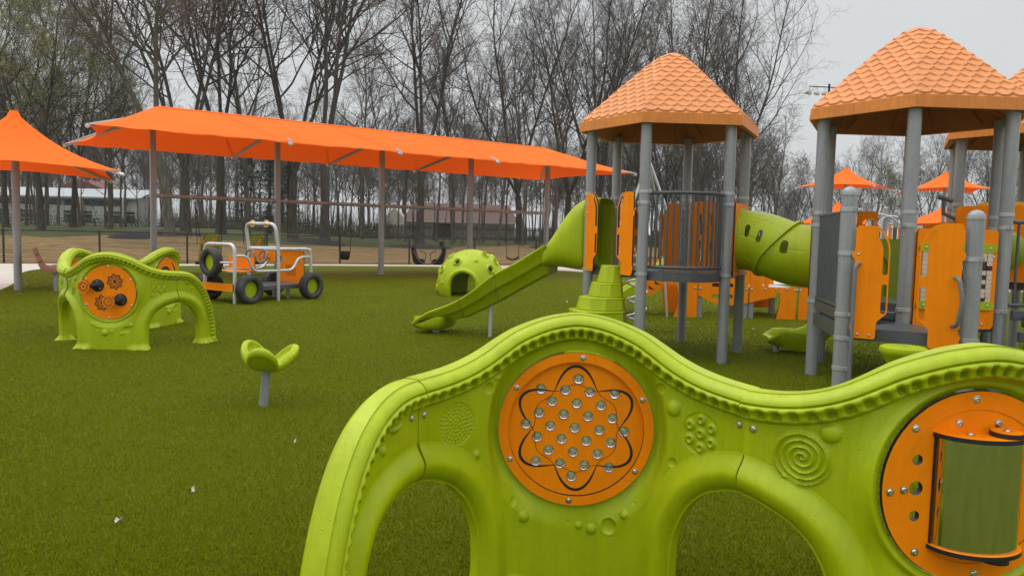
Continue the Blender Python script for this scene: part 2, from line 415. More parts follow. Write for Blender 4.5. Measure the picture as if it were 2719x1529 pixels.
def line_info(U, V, poly):
    """distance to a polyline and length along it"""
    P = np.asarray(poly, float); D = np.full(U.shape, 1e9); S = np.zeros(U.shape); acc = 0
    for a, b in zip(P[:-1], P[1:]):
        d = b-a; l = d@d+1e-12; ln = math.sqrt(l); t = np.clip(((U-a[0])*d[0]+(V-a[1])*d[1])/l, 0, 1)
        q = (U-a[0]-t*d[0])**2+(V-a[1]-t*d[1])**2
        k = q < D; D = np.where(k, q, D); S = np.where(k, acc+t*ln, S); acc += ln
    return np.sqrt(D), S
FACE = 0.034
def rail_profile(t, s, period=0.0515):
    """depth of the rounded rail and the scalloped band below it, t down from the outer edge, s along it"""
    r = 0.070*np.sqrt(np.clip(1-(1-np.clip(t/0.044, 0, 1))**2, 0, 1))
    x = (s/period) % 1.0-0.5
    band = 0.073-0.008*sstep(0.05, 0.10, t)
    scoop = np.exp(-((x/0.27)**4)-(((t-0.083)/0.017)**2))
    band = band-0.032*scoop+0.007*np.exp(-((t-0.062)/0.010)**2)
    groove = 0.010*np.exp(-((t-0.046)/0.0035)**2)
    d = np.where(t < 0.044, r, band-groove)
    k = sstep(0.094, 0.112, t)
    return d*(1-k)+FACE*k
def arch_profile(t):
    r = 0.074*np.sqrt(np.clip(1-(1-np.clip(t/0.072, 0, 1))**2, 0, 1))
    k = sstep(0.068, 0.155, t)
    return r*(1-k)+FACE*k
def bumps_field(U, V, items):
    d = np.zeros(U.shape)
    for a, z, r in items:
        q = np.hypot(U-a, V-z)/abs(r); c = np.sqrt(np.clip(1-q*q, 0, 1))
        if r > 0: d += r*0.62*c
        else: d += r*0.40*c+abs(r)*0.07*np.exp(-((q-1.05)/0.14)**2)
    return d
TS = np.array([0, .0005, .002, .0045, .008, .0125, .018, .0245, .0315, .038, .042, .044, .046, .048, .0505, .054, .058, .062, .066, .070, .074, .078, .082, .086, .090, .094, .097, .100, .103, .107, .112])
TA = np.array([0, .0005, .002, .0045, .008, .013, .019, .027, .036, .046, .056, .066, .074, .083, .092, .101, .110, .119, .128, .137, .146, .155])
def resample(P, step):
    P = np.asarray(P, float); l = np.concatenate([[0], np.cumsum(np.linalg.norm(np.diff(P, axis=0), axis=1))]); n = max(2, int(l[-1]/step)+1); q = np.linspace(0, l[-1], n)
    return np.stack([np.interp(q, l, P[:, 0]), np.interp(q, l, P[:, 1])], 1)
def band(P, T, depth, bend, side):
    """moulding swept along an edge line: front and back skins that meet in the rounded edge. side: which way the panel lies"""
    Tn = np.gradient(P, axis=0); Tn /= np.linalg.norm(Tn, axis=1)[:, None]; Nn = np.stack([-Tn[:, 1], Tn[:, 0]], 1)*side
    U = P[:, None, 0]+Nn[:, None, 0]*T[None, :]; Vv = P[:, None, 1]+Nn[:, None, 1]*T[None, :]
    L_ = np.concatenate([[0], np.cumsum(np.linalg.norm(np.diff(P, axis=0), axis=1))])[:, None]+0*T[None, :]
    do, di = depth(U, Vv, L_, T[None, :]+0*U)
    F_ = bend(U, Vv, do, 1); B_ = bend(U, Vv, di, -1)
    ring = np.concatenate([F_[:, ::-1], B_[:, 1:]], 1); n, k = ring.shape[:2]; V = ring.reshape(-1, 3)
    i_, j_ = np.meshgrid(np.arange(n-1), np.arange(k-1), indexing='ij'); q = i_*k+j_
    F = np.stack([q, q+1, q+k+1, q+k], -1).reshape(-1, 4); nt = len(T); caps = []
    for e, sg in ((0, 1), (n-1, -1)):
        for a in range(nt-1):
            f0, f1 = e*k+(nt-1-a), e*k+(nt-2-a); b0, b1 = e*k+(nt-1+a), e*k+(nt+a)
            caps.append([f0, f1, b1, b0] if sg > 0 else [b0, b1, f1, f0])
    return V, np.concatenate([F, np.array(caps)])
def gather(parts):
    V, F, n = [], [], 0
    for v, f in parts: V.append(v); F.append(f+n); n += len(v)
    return np.concatenate(V), np.concatenate(F)
def clip_line(P, key, lo, hi):
    """part of a polyline with lo <= key <= hi, ends cut exactly"""
    P = resample(P, 0.002); k = (P[:, key] >= lo) & (P[:, key] <= hi); return P[k]
def wave_module(step, out_items=(), in_items=(), extra_out=None, extra_in=None):
    us = np.linspace(-PL_+0.0024, PL_-0.0024, int(2*PL_/step)); vs = np.arange(0, 1.18, step)
    tz = lambda u: np.interp(u, _top[:, 0], _top[:, 1])
    al = lambda v: np.interp(v, _arch[:, 1], _arch[:, 0])
    def edges(u, v):
        dt = seg_dist(u, v, _top)*np.where(v > tz(u), 1, -1)
        da = seg_dist(np.abs(u), v, _archm)*np.where((np.abs(u) > al(v)) & (v < 0.545), 1, -1)
        return dt, da
    def f(u, v):
        dt, da = edges(u, v); dd = (RD+0.003)-np.hypot((PR-0.024)*np.tan(u/PR), v-ZC)
        return np.maximum(np.maximum(dt+0.104, da+0.146), dd)
    def depth(u, v, s, tt, ta):
        phi = u/PR; rr = np.hypot((PR-0.024)*np.tan(phi), v-ZC)
        base = np.maximum(rail_profile(tt, s), arch_profile(ta))
        base = base+0.060*np.clip(1-v/0.075, 0, 1)**1.6*np.exp(-((np.abs(u)-0.34)/0.11)**4)*np.clip(ta/0.02, 0, 1)**0.5
        w_ = (1-sstep(RD+0.004, RD+0.105, rr))*sstep(0.100, 0.125, tt)
        do = base*(1-w_)+((PR-0.020)/np.cos(phi)-PR)*w_+0.020*np.exp(-((rr-RD-0.022)/0.014)**2)*sstep(0.10, 0.12, tt)
        di = base*(1-w_)+(PR-(PR-0.028)/np.cos(phi))*w_
        k = sstep(0.112, 0.125, tt)*sstep(0.085, 0.11, ta)
        do = do+bumps_field(u, v, out_items)*k; di = di+bumps_field(u, v, in_items)*k
        if extra_out is not None: do = do+extra_out(u, v)*k
        if extra_in is not None: di = di+extra_in(u, v)*k
        return do, di
    def bend(u, v, d, sg):
        phi = u/PR; return np.stack([(PR+sg*d)*np.sin(phi), -((PR+sg*d)*np.cos(phi)-(PR-PS)), v], -1)
    parts = []
    u, v, Q, edge = sdf_mesh(us, vs, f); dt, da = edges(u, v)
    tt, s = line_info(u, v, _top); ta = -da
    do, di = depth(u, v, s, -dt, ta)
    sink = 0.004*(1-sstep(0.0, 0.009, np.minimum(-dt-0.104, ta-0.146)))
    parts.append(two_sided(bend(u, v, do-sink, 1), bend(u, v, di-sink, -1), Q))
    P = resample(clip_line(_top, 0, -PL_+0.0024, PL_-0.0024), max(0.0036, step*0.6))
    s0 = float(line_info(P[:1, 0], P[:1, 1], _top)[1][0])
    parts.append(band(P, TS, lambda U, V_, L_, T: depth(U, V_, L_+s0, T, seg_dist(np.abs(U), V_, _archm)), bend, -1))
    A = clip_line(_arch, 1, 0.0, 1.0); A = resample(A[A[:, 0] <= PL_-0.0024], max(0.006, step))
    for sg in (1, -1):
        P = A*np.array([sg, 1])
        parts.append(band(P, TA, lambda U, V_, L_, T: depth(U, V_, L_, seg_dist(U, V_, _top), T), bend, sg))
    return gather(parts)
# the tail piece: the rail sweeps down to the ground beside half an arch
_etop = smoothpath([(-0.2, 0.942), (-0.1, 0.936), (0, 0.936), (0.10, 0.928), (0.20, 0.898), (0.30, 0.838), (0.39, 0.750), (0.47, 0.635), (0.535, 0.50), (0.585, 0.35), (0.612, 0.20), (0.622, 0.08), (0.640, 0.0), (0.66, -0.10)], 4)
_earch = np.concatenate([np.stack([_arch[:, 0]-PL_, _arch[:, 1]], 1), np.stack([PL_-_arch[::-1, 0], _arch[::-1, 1]], 1)])
TRD = 1.55
def tail_module(step, items=(), sign=1):
    us = np.arange(0.0018, 0.67, step); vs = np.arange(0, 0.96, step)
    zt, at = _etop[::-1, 1], _etop[::-1, 0]; ztm = np.maximum.accumulate(zt)
    al = lambda v: np.interp(v, _arch[:, 1], PL_-_arch[:, 0])
    def edges(u, v):
        dt = seg_dist(u, v, _etop)*np.where(u > np.interp(v, ztm, at), 1, -1)
        dt = np.where((u < 0.1) & (v < 0.93), -np.abs(dt), dt)
        da = seg_dist(u, v, _earch)*np.where((u < al(v)) & (v < 0.545), 1, -1)
        return dt, da
    def f(u, v): dt, da = edges(u, v); return np.maximum(dt+0.104, da+0.146)
    def depth(u, v, s, tt, ta):
        d = np.maximum(rail_profile(tt, s)*np.where(v > 0.07, 1, 0.75+0.25*v/0.07), arch_profile(ta)*0.96)
        d = d+0.060*np.clip(1-v/0.075, 0, 1)**1.6*np.exp(-((u-0.47)/0.16)**4)*np.clip(ta/0.02, 0, 1)**0.5*np.clip(tt/0.02, 0, 1)**0.5
        k = sstep(0.112, 0.125, tt)*sstep(0.085, 0.11, ta); b_ = bumps_field(u, v, items)*k
        return d+b_, d+b_*0
    def bend(u, v, d, sg):
        # sign +1 bends towards the face, -1 away from it
        phi = u/TRD; q = TRD-sign*sg*d; return np.stack([q*np.sin(phi), sign*(q*np.cos(phi)-TRD), v], -1)
    parts = []
    u, v, Q, edge = sdf_mesh(us, vs, f); dt, da = edges(u, v); tt, s = line_info(u, v, _etop)
    do, di = depth(u, v, s, -dt, -da); sink = 0.004*(1-sstep(0.0, 0.009, np.minimum(-dt-0.104, -da-0.146)))
    parts.append(two_sided(bend(u, v, do-sink, 1), bend(u, v, di-sink, -1), Q))
    E_ = resample(_etop, 0.002); E_ = resample(E_[(E_[:, 0] >= 0.0018) & (E_[:, 1] >= 0)], max(0.0036, step*0.6))
    s0 = float(line_info(E_[:1, 0], E_[:1, 1], _etop)[1][0])
    parts.append(band(E_, TS, lambda U, V_, L_, T: depth(U, V_, L_+s0, T, seg_dist(U, V_, _earch)), bend, -1))
    A = clip_line(_arch, 1, 0.0, 1.0); A = A*np.array([-1, 1])+np.array([PL_, 0]); A = resample(A[A[:, 0] >= 0.0018], max(0.006, step))
    parts.append(band(A, TA, lambda U, V_, L_, T: depth(U, V_, L_, seg_dist(U, V_, _etop), T), bend, -1))
    return gather(parts)

def bolt_bm(c, n, r=0.0105, h=0.006):
    n = Vector(n).normalized(); q = n.to_track_quat('Z', 'X').to_matrix()
    b = MB(); b.lathe([(r*1.35, 0), (r*1.35, 0.0015), (r, 0.002), (r*0.93, h*0.7), (r*0.6, h), (r*0.42, h), (r*0.38, h*0.55), (0, h*0.5)], 14, c, 0, [list(x) for x in q]); return b
def add_bolts(parent, spots, name='bolt', r=0.0105, h=0.006, m='steel'):
    for c, n in spots: obj(name, bolt_bm(c, n, r, h), M[m], parent, 50)

def ribbon(pts, widths, y, closed=True):
    """flat line of changing width in the xz plane, as verts/faces"""
    P = np.asarray(pts, float); n = len(P); W_ = np.broadcast_to(np.asarray(widths, float), (n,))
    T = np.roll(P, -1, 0)-np.roll(P, 1, 0)
    if not closed: T[0] = P[1]-P[0]; T[-1] = P[-1]-P[-2]
    T /= np.linalg.norm(T, axis=1)[:, None]; Nn = np.stack([-T[:, 1], T[:, 0]], 1)
    A = P+Nn*W_[:, None]/2; B = P-Nn*W_[:, None]/2
    V = np.concatenate([np.stack([A[:, 0], np.full(n, y), A[:, 1]], 1), np.stack([B[:, 0], np.full(n, y), B[:, 1]], 1)])
    m_ = n if closed else n-1
    return V, [(i, n+i, n+(i+1) % n, (i+1) % n) for i in range(m_)]
def cring(r0, r1, n=72):
    return [(r1*math.cos(2*PI*i/n), r1*math.sin(2*PI*i/n)) for i in range(n)], [(r0*math.cos(-2*PI*i/n), r0*math.sin(-2*PI*i/n)) for i in range(n)]
XZ = lambda y: ((0, y, 0), (1, 0, 0), (0, 0, 1), (0, -1, 0))     # board in the xz plane, its face towards -y
def circle(cx, cz, r, n=28): return [(cx+r*math.cos(2*PI*i/n), cz+r*math.sin(2*PI*i/n)) for i in range(n)]
MARB = [(1504,365),(1303,425),(1435,427),(1567,435),(1700,440),(1365,490),(1498,498),(1630,505),(1296,555),(1429,560),(1561,567),(1693,575),(1227,617),(1359,625),(1491,632),(1624,640),(1757,645),
        (1290,687),(1422,695),(1555,702),(1688,708),(1353,758),(1486,765),(1618,772),(1284,822),(1417,830),(1549,837),(1683,844),(1480,900)]
def disc_marbles(root, M4):
    """orange disc with a star line and a honeycomb of glass marbles"""
    mb = MB(); o, i_ = cring(0.283, RD-0.004); mb.plate(o, 0.014, [i_], XZ(-0.006), 0, 1)
    d = obj('disc_ring', mb, [M['orange'], M['black']], root, 30); d.matrix_local = M4
    add_bolts(d, [((0.302*math.cos(a), -0.013, 0.302*math.sin(a)), (0, -1, 0)) for a in [math.radians(90-4+60*k) for k in range(6)]], r=0.0095)
    for k in range(6):                       # joints in the ring
        a = math.radians(90-13+60*k); q = MB(); q.box((0.304*math.cos(a), -0.0132, 0.304*math.sin(a)), (0.0022, 0.001, 0.040), 0, 0, Matrix.Rotation(math.radians(-30)-0*(a-PI/2)+0*k-(a-PI/2)*1.0, 3, 'Y'))
        obj('ring_joint', q, M['fascia'], d, None)
    sc_ = 2*RD/843.0; cen = [((x-1496)*sc_, -(z-634)*sc_) for x, z in MARB]
    mb = MB(); mb.plate(circle(0, 0, 0.284, 80), 0.012, [circle(x, z, 0.0225, 18)[::-1] for x, z in cen], XZ(0.016), 0, 1)
    d2 = obj('marble_board', mb, [M['orange'], M['black']], root, 30); d2.matrix_local = M4
    for x, z in cen:
        s_ = MB(); s_.lathe([(0.0, -0.023), (0.011, -0.0203), (0.0190, -0.0127), (0.0227, -0.004), (0.0227, 0.004), (0.0190, 0.0127), (0.011, 0.0203), (0.0, 0.023)], 16, (x, 0.019, z), 0, [[1, 0, 0], [0, 0, -1], [0, 1, 0]])
        obj('marble', s_, M['marble'], d2, 180)
    for k in range(2):
        th = np.linspace(0, 2*PI, 241)[:-1]; c3 = np.cos(3*(th-PI/2-k*PI/3)); r = 0.2024+0.038*c3+0.0216*np.cos(6*(th-PI/2-k*PI/3))
        wd = 0.0022+0.0095*np.clip((c3+0.1)/1.1, 0, 1)**1.2
        V, F = ribbon(np.stack([r*np.cos(th+0.02), r*np.sin(th+0.02)], 1), wd, 0.0088+0.0002*k)
        obj('star_line', MB().add(V, F), M['black'], d2, None)
def disc_mirror(root, M4):
    """orange disc carrying a half round mirror between two half round shelves"""
    mb = MB(); o, i_ = cring(0.262, RD-0.003); mb.plate(o, 0.016, [i_], XZ(-0.012), 0, 1)
    d = obj('disc_ring', mb, [M['orange'], M['black']], root, 30); d.matrix_local = M4
    add_bolts(d, [((0.296*math.cos(a), -0.0200, 0.296*math.sin(a)), (0, -1, 0)) for a in [math.radians(93+45*k) for k in range(8)]])
    holes = [circle(sx*0.205, z, r, 20)[::-1] for sx in (-1, 1) for z, r in ((0.092, 0.018), (-0.004, 0.024), (-0.098, 0.018))]
    mb = MB(); mb.plate(circle(0, 0, 0.262, 80), 0.022, holes, XZ(-0.006), 0, 1)
    d2 = obj('mirror_board', mb, [M['orange'], M['black']], root, 30); d2.matrix_local = M4
    add_bolts(d2, [((x, -0.017, z), (0, -1, 0)) for x, z in ((-0.068, 0.215), (0.068, 0.215), (-0.246, -0.01), (-0.03, -0.235))])
    hd = [(0.157*math.cos(a), 0.118*math.sin(a)) for a in np.linspace(0, PI, 29)]
    for z, nm in ((0.180, 'upper_shelf'), (-0.198, 'lower_shelf')):
        q = MB(); q.plate(hd, 0.015, (), ((0, -0.017, z), (1, 0, 0), (0, -1, 0), (0, 0, 1 if z > 0 else 1)), 0, 1)
        sh = obj(nm, q, [M['orange'], M['black']], d2, 30)
    kn = MB(); kn.lathe([(0.050, 0), (0.050, 0.014)], 24, (0.055, -0.075, 0.1878), 0); kn.lathe([(0.046, 0.0), (0.046, 0.002)], 24, (0.055, -0.075, 0.2022), 1)
    obj('knob', kn, [M['black'], M['orange']], d2, 40)
    kn = MB(); kn.lathe([(0.045, -0.016), (0.045, 0)], 24, (0.03, -0.085, -0.2062), 0); obj('knob', kn, M['black'], d2, 40)
    add_bolts(d2, [((-0.055, -0.055, 0.1878), (0, 0, 1)), ((0.108, -0.050, 0.1878), (0, 0, 1)), ((0.055, -0.075, 0.2044), (0, 0, 1))], r=0.010)
    th = np.linspace(math.radians(6), math.radians(174), 41); V = []; F = []
    for z in (-0.190, 0.172):
        V += [(0.144*math.cos(a), -0.017-0.106*math.sin(a), z) for a in th]
    for i in range(40): F.append((i, i+1, 42+i, 41+i))
    obj('half_round_mirror', MB().add(V, F), M['mirror'], d2, 60)
    for sx in (-1, 1):
        q = MB(); q.box((sx*0.149, -0.020, -0.009), (0.005, 0.010, 0.36)); obj('mirror_edge', q, M['black'], d2, 30)
def octa(r0, r1, n, rot=0.0):
    o = []
    for i in range(2*n):
        a = rot+PI*i/n; r = r1 if i % 2 == 0 else r0; o.append((r*math.cos(a), r*math.sin(a)))
    return o
def disc_knobs(root, M4):
    """orange disc with black star marks and two kaleidoscope knobs on black bases"""
    mb = MB(); mb.plate(circle(0, 0, RD-0.003, 80), 0.014, (), XZ(-0.012), 0, 1)
    d = obj('knob_board', mb, [M['orange'], M['black']], root, 30); d.matrix_local = M4
    add_bolts(d, [((0.306*math.cos(a), -0.019, 0.306*math.sin(a)), (0, -1, 0)) for a in [math.radians(90+60*k) for k in range(6)]])
    for sx, sz in ((0.075, 0.128), (-0.076, -0.127)):
        for r0, r1, wd in ((0.070, 0.094, 0.017), (0.050, 0.068, 0.011), (0.034, 0.045, 0.008)):
            P = []; O = octa(r0, r1, 8, 0.2)
            V, F = ribbon([(x+sx, z+sz) for x, z in O], wd, -0.0200); obj('star_mark', MB().add(V, F), M['black'], d, None)
        q = MB(); q.plate([(x+sx, z+sz) for x, z in octa(0.019, 0.027, 8)], 0.001, (), XZ(-0.0198), 0); obj('star_mark', q, M['black'], d, None)
    for bx, bz, hx, hz in ((-0.128, 0.080, -0.245, 0.068), (0.142, -0.085, 0.045, -0.102)):
        q = MB(); q.lathe([(0.074, 0), (0.074, 0.010), (0.070, 0.016), (0.035, 0.024), (0.024, 0.030), (0.0, 0.030)], 28, (bx, -0.019, bz), 0, [[1, 0, 0], [0, 0, -1], [0, 1, 0]])
        q.tube([(bx, -0.03, bz), (bx+0.1*(hx-bx), -0.06, bz), (hx, -0.10, hz)], 0.022, 14)
        kb = obj('knob_base', q, M['black'], d, 40)
        q = MB(); O = octa(0.070, 0.078, 8, 0.3); q.plate([(hx+x, hz+z) for x, z in O], 0.020, (), XZ(-0.107), 0, 1)
        h = obj('knob_handle', q, [M['orange'], M['black']], d, 30)
        for r in (0.056, 0.040):
            V, F = ribbon([(hx+x, hz+z) for x, z in octa(r*0.93, r, 6, 0.3)], 0.0075, -0.1178)
            obj('knob_mark', MB().add(V, F), M['black'], d, None)
        q = MB(); q.plate([(hx+0.018*math.cos(a), hz+0.018*math.sin(a)) for a in (0.0, 2.1, 4.2)], 0.001, (), XZ(-0.1178), 0); obj('knob_mark', q, M['black'], d, None)
        add_bolts(d, [((bx+0.05*math.cos(a), -0.030, bz+0.05*math.sin(a)), (0, -1, 0)) for a in (1.6, 5.5)], r=0.009, h=0.012)
def disc_spiral(root, M4):
    """orange disc with black spiral stripes and a round knob"""
    mb = MB(); mb.plate(circle(0, 0, RD-0.003, 80), 0.014, (), XZ(-0.012), 0, 1)
    d = obj('spiral_board', mb, [M['orange'], M['black']], root, 30); d.matrix_local = M4
    add_bolts(d, [((0.306*math.cos(a), -0.019, 0.306*math.sin(a)), (0, -1, 0)) for a in [math.radians(90+60*k) for k in range(6)]])
    for k in range(3):
        t = np.linspace(0.25, 1, 60); r = 0.07+0.2*t; a = 2*PI*k/3+t*3.3
        V, F = ribbon(np.stack([r*np.cos(a), r*np.sin(a)], 1), 0.012+0.035*np.sin(PI*(t-0.25)/0.75), -0.0200, False); obj('spiral_stripe', MB().add(V, F), M['black'], d, None)
    q = MB(); q.lathe([(0.07, 0), (0.06, 0.03), (0.035, 0.05), (0.035, 0.13)], 24, (0, -0.019, 0), 0, [[1, 0, 0], [0, 0, -1], [0, 1, 0]]); obj('knob_base', q, M['black'], d, 40)
    q = MB(); q.lathe([(0.085, 0), (0.085, 0.02)], 24, (0, -0.150, 0), 0, [[1, 0, 0], [0, 0, -1], [0, 1, 0]]); obj('knob_handle', q, M['orange'], d, 40)

def disc_back(root, M4):
    disc_spiral(root, M4); d = root.children[-1]
    mb = MB(); mb.plate(circle(0, 0, RD-0.006, 60), 0.012, (), ((0, 0.034, 0), (-1, 0, 0), (0, 0, 1), (0, 1, 0)), 0, 1)
    o = obj('rear_board', mb, [M['orange'], M['black']], root, 30); o.matrix_local = M4
    mb = MB(); mb.plate(circle(0, -0.02, 0.20, 40), 0.004, [circle(0, -0.02, 0.14, 40)[::-1]], ((0, 0.042, 0), (-1, 0, 0), (0, 0, 1), (0, 1, 0))); obj('ring_mark', mb, M['black'], o, 30)
    add_bolts(o, [((0.300*math.cos(a), 0.041, 0.300*math.sin(a)), (0, 1, 0)) for a in [math.radians(90+60*k) for k in range(6)]])
def relief_dots(ca, cz, ra, rz):
    def f(u, v):
        q = np.hypot((u-ca)/ra, (v-cz)/rz); d = -0.004*(1-sstep(0.93, 1.0, q))
        for k in range(0, 6):
            n = [1, 6, 12, 17, 23, 28][k]; rr = k*0.172
            for i in range(n):
                a = 2*PI*i/n+0.3*k; x, y = ca+rr*ra*math.cos(a), cz+rr*rz*math.sin(a)
                d = d+0.005*np.sqrt(np.clip(1-((u-x)**2+(v-y)**2)/0.0056**2, 0, 1))
        return d
    return f
def relief_rings(ca, cz):
    def f(u, v):
        q = np.hypot((u-ca)/0.088, (v-cz)/0.085); d = -0.004*(1-sstep(0.93, 1.0, q))
        for x, y in [(0, 0)]+[(0.056*math.cos(a), 0.056*math.sin(a)) for a in [PI/2+PI/3*k for k in range(6)]]:
            r = np.hypot(u-ca-x, v-cz-y); d = d+0.013*np.exp(-((r-0.0135)/0.0062)**2)
        return d
    return f
def relief_spiral(ca, cz, R_, turns=4.2, s=1):
    def f(u, v):
        r = np.hypot(u-ca, v-cz); a = np.arctan2(v-cz, (u-ca)*s)
        ph = (r/R_*turns-a/(2*PI)) % 1.0-0.5
        return 0.015*np.exp(-(ph/0.27)**2)*(1-sstep(R_*0.99, R_*1.04, r))
    return f
def relief_squiggle(ca, cz):
    def f(u, v):
        q = np.hypot((u-ca)/0.105, (v-cz)/0.098); d = -0.004*(1-sstep(0.93, 1.0, q))
        for k, (x0, h) in enumerate(((-0.058, 0.052), (0.0, 0.082), (0.058, 0.052))):
            y = np.linspace(-h, h, 40); P = np.stack([ca+x0+0.015*np.sin(y/0.052*PI), cz+y], 1)
            d = d+0.015*np.exp(-(seg_dist(u, v, P)/0.0062)**2)
        return d
    return f
IN_ITEMS = [(-0.354,0.912,0.018),(-0.45,0.597,0.017),(-0.221,0.313,0.023),(0.024,0.272,0.015),(0.08,0.259,0.021),(0.219,0.336,0.018),(0.422,0.808,0.031),
            (-0.395,0.864,-0.024),(-0.27,0.378,-0.018),(0.156,0.278,-0.034),(-0.025,0.284,-0.008),(0.264,0.386,-0.009),(0.361,0.88,-0.022),(0.424,0.588,-0.019)]
OUT_ITEMS = [(0.464,0.871,0.017),(-0.185,0.301,0.017),(0.247,0.297,0.022),(-0.033,0.205,0.037),(0.045,0.221,0.018),(0.152,0.197,0.021),(-0.46,0.837,0.034),
             (0.415,0.904,-0.024),(0.457,0.619,-0.019),(-0.126,0.249,-0.020),(0.199,0.245,-0.037),(-0.001,0.105,-0.009),(-0.408,0.905,-0.021)]
TAIL_ITEMS = [(0.14,0.80,0.036),(0.26,0.775,-0.020),(0.205,0.715,0.018),(0.29,0.725,0.010),(0.315,0.69,0.008),(0.385,0.60,-0.018),(0.425,0.515,0.030),(0.47,0.415,-0.017)]
in_mir = [(-a, z, r) for a, z, r in IN_ITEMS]
def xin(u, v): return relief_dots(0.551, 0.735, 0.090, 0.088)(u, v)+relief_rings(-0.545, 0.726)(u, v)
def xout(u, v): return relief_spiral(-0.545, 0.735, 0.094)(u, v)+relief_squiggle(0.555, 0.746)(u, v)

def build_wall(name, label, modules, step, lime, group):
    """modules: (kind, chord centre x, y, yaw, facing, disc builder)"""
    x0, y0 = modules[0][1], modules[0][2]
    root = thing(name, label, 'play wall', (x0, y0, 0), 0, group)
    data = wave_module(step, OUT_ITEMS, in_mir, xout, xin); mesh = None
    for kind, x, y, yaw, face, disc in modules:
        Mt = Matrix.Translation((x-x0, y-y0, 0))@Matrix.Rotation(yaw+(0 if face == 'out' else PI), 4, 'Z')
        if kind == 'wave':
            if mesh is None: o = link_mesh('panel_shell', data[0], data[1], lime, root, 75); mesh = o.data
            else: o = bpy.data.objects.new('panel_shell', mesh); COL.objects.link(o); o.parent = root
            o.matrix_local = Mt
            for sgn in (-1, 1):
                for z in (0.800, 0.654):
                    ph = sgn*(PL_-0.036)/PR
                    for dirn in ((1,) if face == 'out' else (-1,)):
                        rr = PR+dirn*0.0345; n = (dirn*math.sin(ph), -dirn*math.cos(ph), 0)
                        add_bolts(o, [((rr*math.sin(ph), -(rr*math.cos(ph)-(PR-PS)), z), n)], r=0.0115)
            D = Matrix.Translation((0, -(PS-0.020), ZC)) if face == 'out' else Matrix.Translation((0, -(PS-0.034), ZC))@Matrix.Rotation(PI, 4, 'Z')
            if disc: disc(root, Mt@D)
        else:
            sgn = -1 if kind == 'tail_mirrored' else 1
            V, F = tail_module(step, TAIL_ITEMS, disc)
            if sgn < 0: V = V*np.array([-1, 1, 1]); F = F[:, ::-1]
            o = link_mesh('tail_shell', V, F, lime, root, 75)
            o.matrix_local = Matrix.Translation((x-x0, y-y0, 0))@Matrix.Rotation(yaw, 4, 'Z')
            for z in (0.800, 0.654):
                ph = 0.036/1.55; rr = 1.55-disc*0.0345
                add_bolts(o, [((sgn*rr*math.sin(ph), disc*(rr*math.cos(ph)-1.55), z), (sgn*-0.05, -1, 0))], r=0.0115)
    return root
c1 = Vector((0.270, 2.775)); w1 = math.radians(-1.77); e2w = c1+Vector((math.cos(w1), math.sin(w1)))*PC; w2 = math.radians(4.5); c2 = e2w+Vector((math.cos(w2), math.sin(w2)))*(PC-0.012)
e1 = c1-Vector((math.cos(w1), math.sin(w1)))*PC
build_wall('play_wall', 'near lime green wave wall with a glass marble disc and a half round mirror', [
    ('wave', c1.x, c1.y, w1, 'in', disc_marbles), ('wave', c2.x, c2.y, w2, 'out', disc_mirror),
    ('tail_mirrored', e1.x, e1.y, w1+PA, 1, 1)], 0.0042, M['lime_wet'], 'lime green wave walls')
cl = Vector((-4.777, 9.227)); wl = math.radians(0.4)
r_end = cl+Vector((math.cos(wl), math.sin(wl)))*PC; l_end = cl-Vector((math.cos(wl), math.sin(wl)))*PC
axc = cl+Vector((-math.sin(wl), math.cos(wl)))*(PR-PS)        # axis of the first module
def mod_at(axis, ang):                                        # module whose outward normal points along ang, about an axis
    n = Vector((math.cos(ang), math.sin(ang))); return axis+n*(PR-PS), ang+PI/2
lm_c, lm_y = mod_at(Vector((-5.0, 9.85)), math.radians(176))
build_wall('play_wall', 'lime green wave wall with two black kaleidoscope knobs on its orange disc', [
    ('wave', cl.x, cl.y, wl, 'out', disc_knobs), ('wave', lm_c.x, lm_c.y, lm_y, 'out', disc_back),
    ('tail', r_end.x, r_end.y, wl+PA, 1, -1)], 0.0075, M['lime'], 'lime green wave walls')
ax3 = Vector((-5.90, 11.30)); c3, y3 = mod_at(ax3, math.radians(-6))
e3 = ax3+Vector((math.cos(math.radians(-6)+PA), math.sin(math.radians(-6)+PA)))*PR
build_wall('play_wall', 'lime green wave wall standing behind the wall with black knobs', [
    ('wave', c3.x, c3.y, y3, 'out', disc_spiral), ('tail', e3.x, e3.y, y3+PA, 1, -1)], 0.011, M['lime'], 'lime green wave walls')
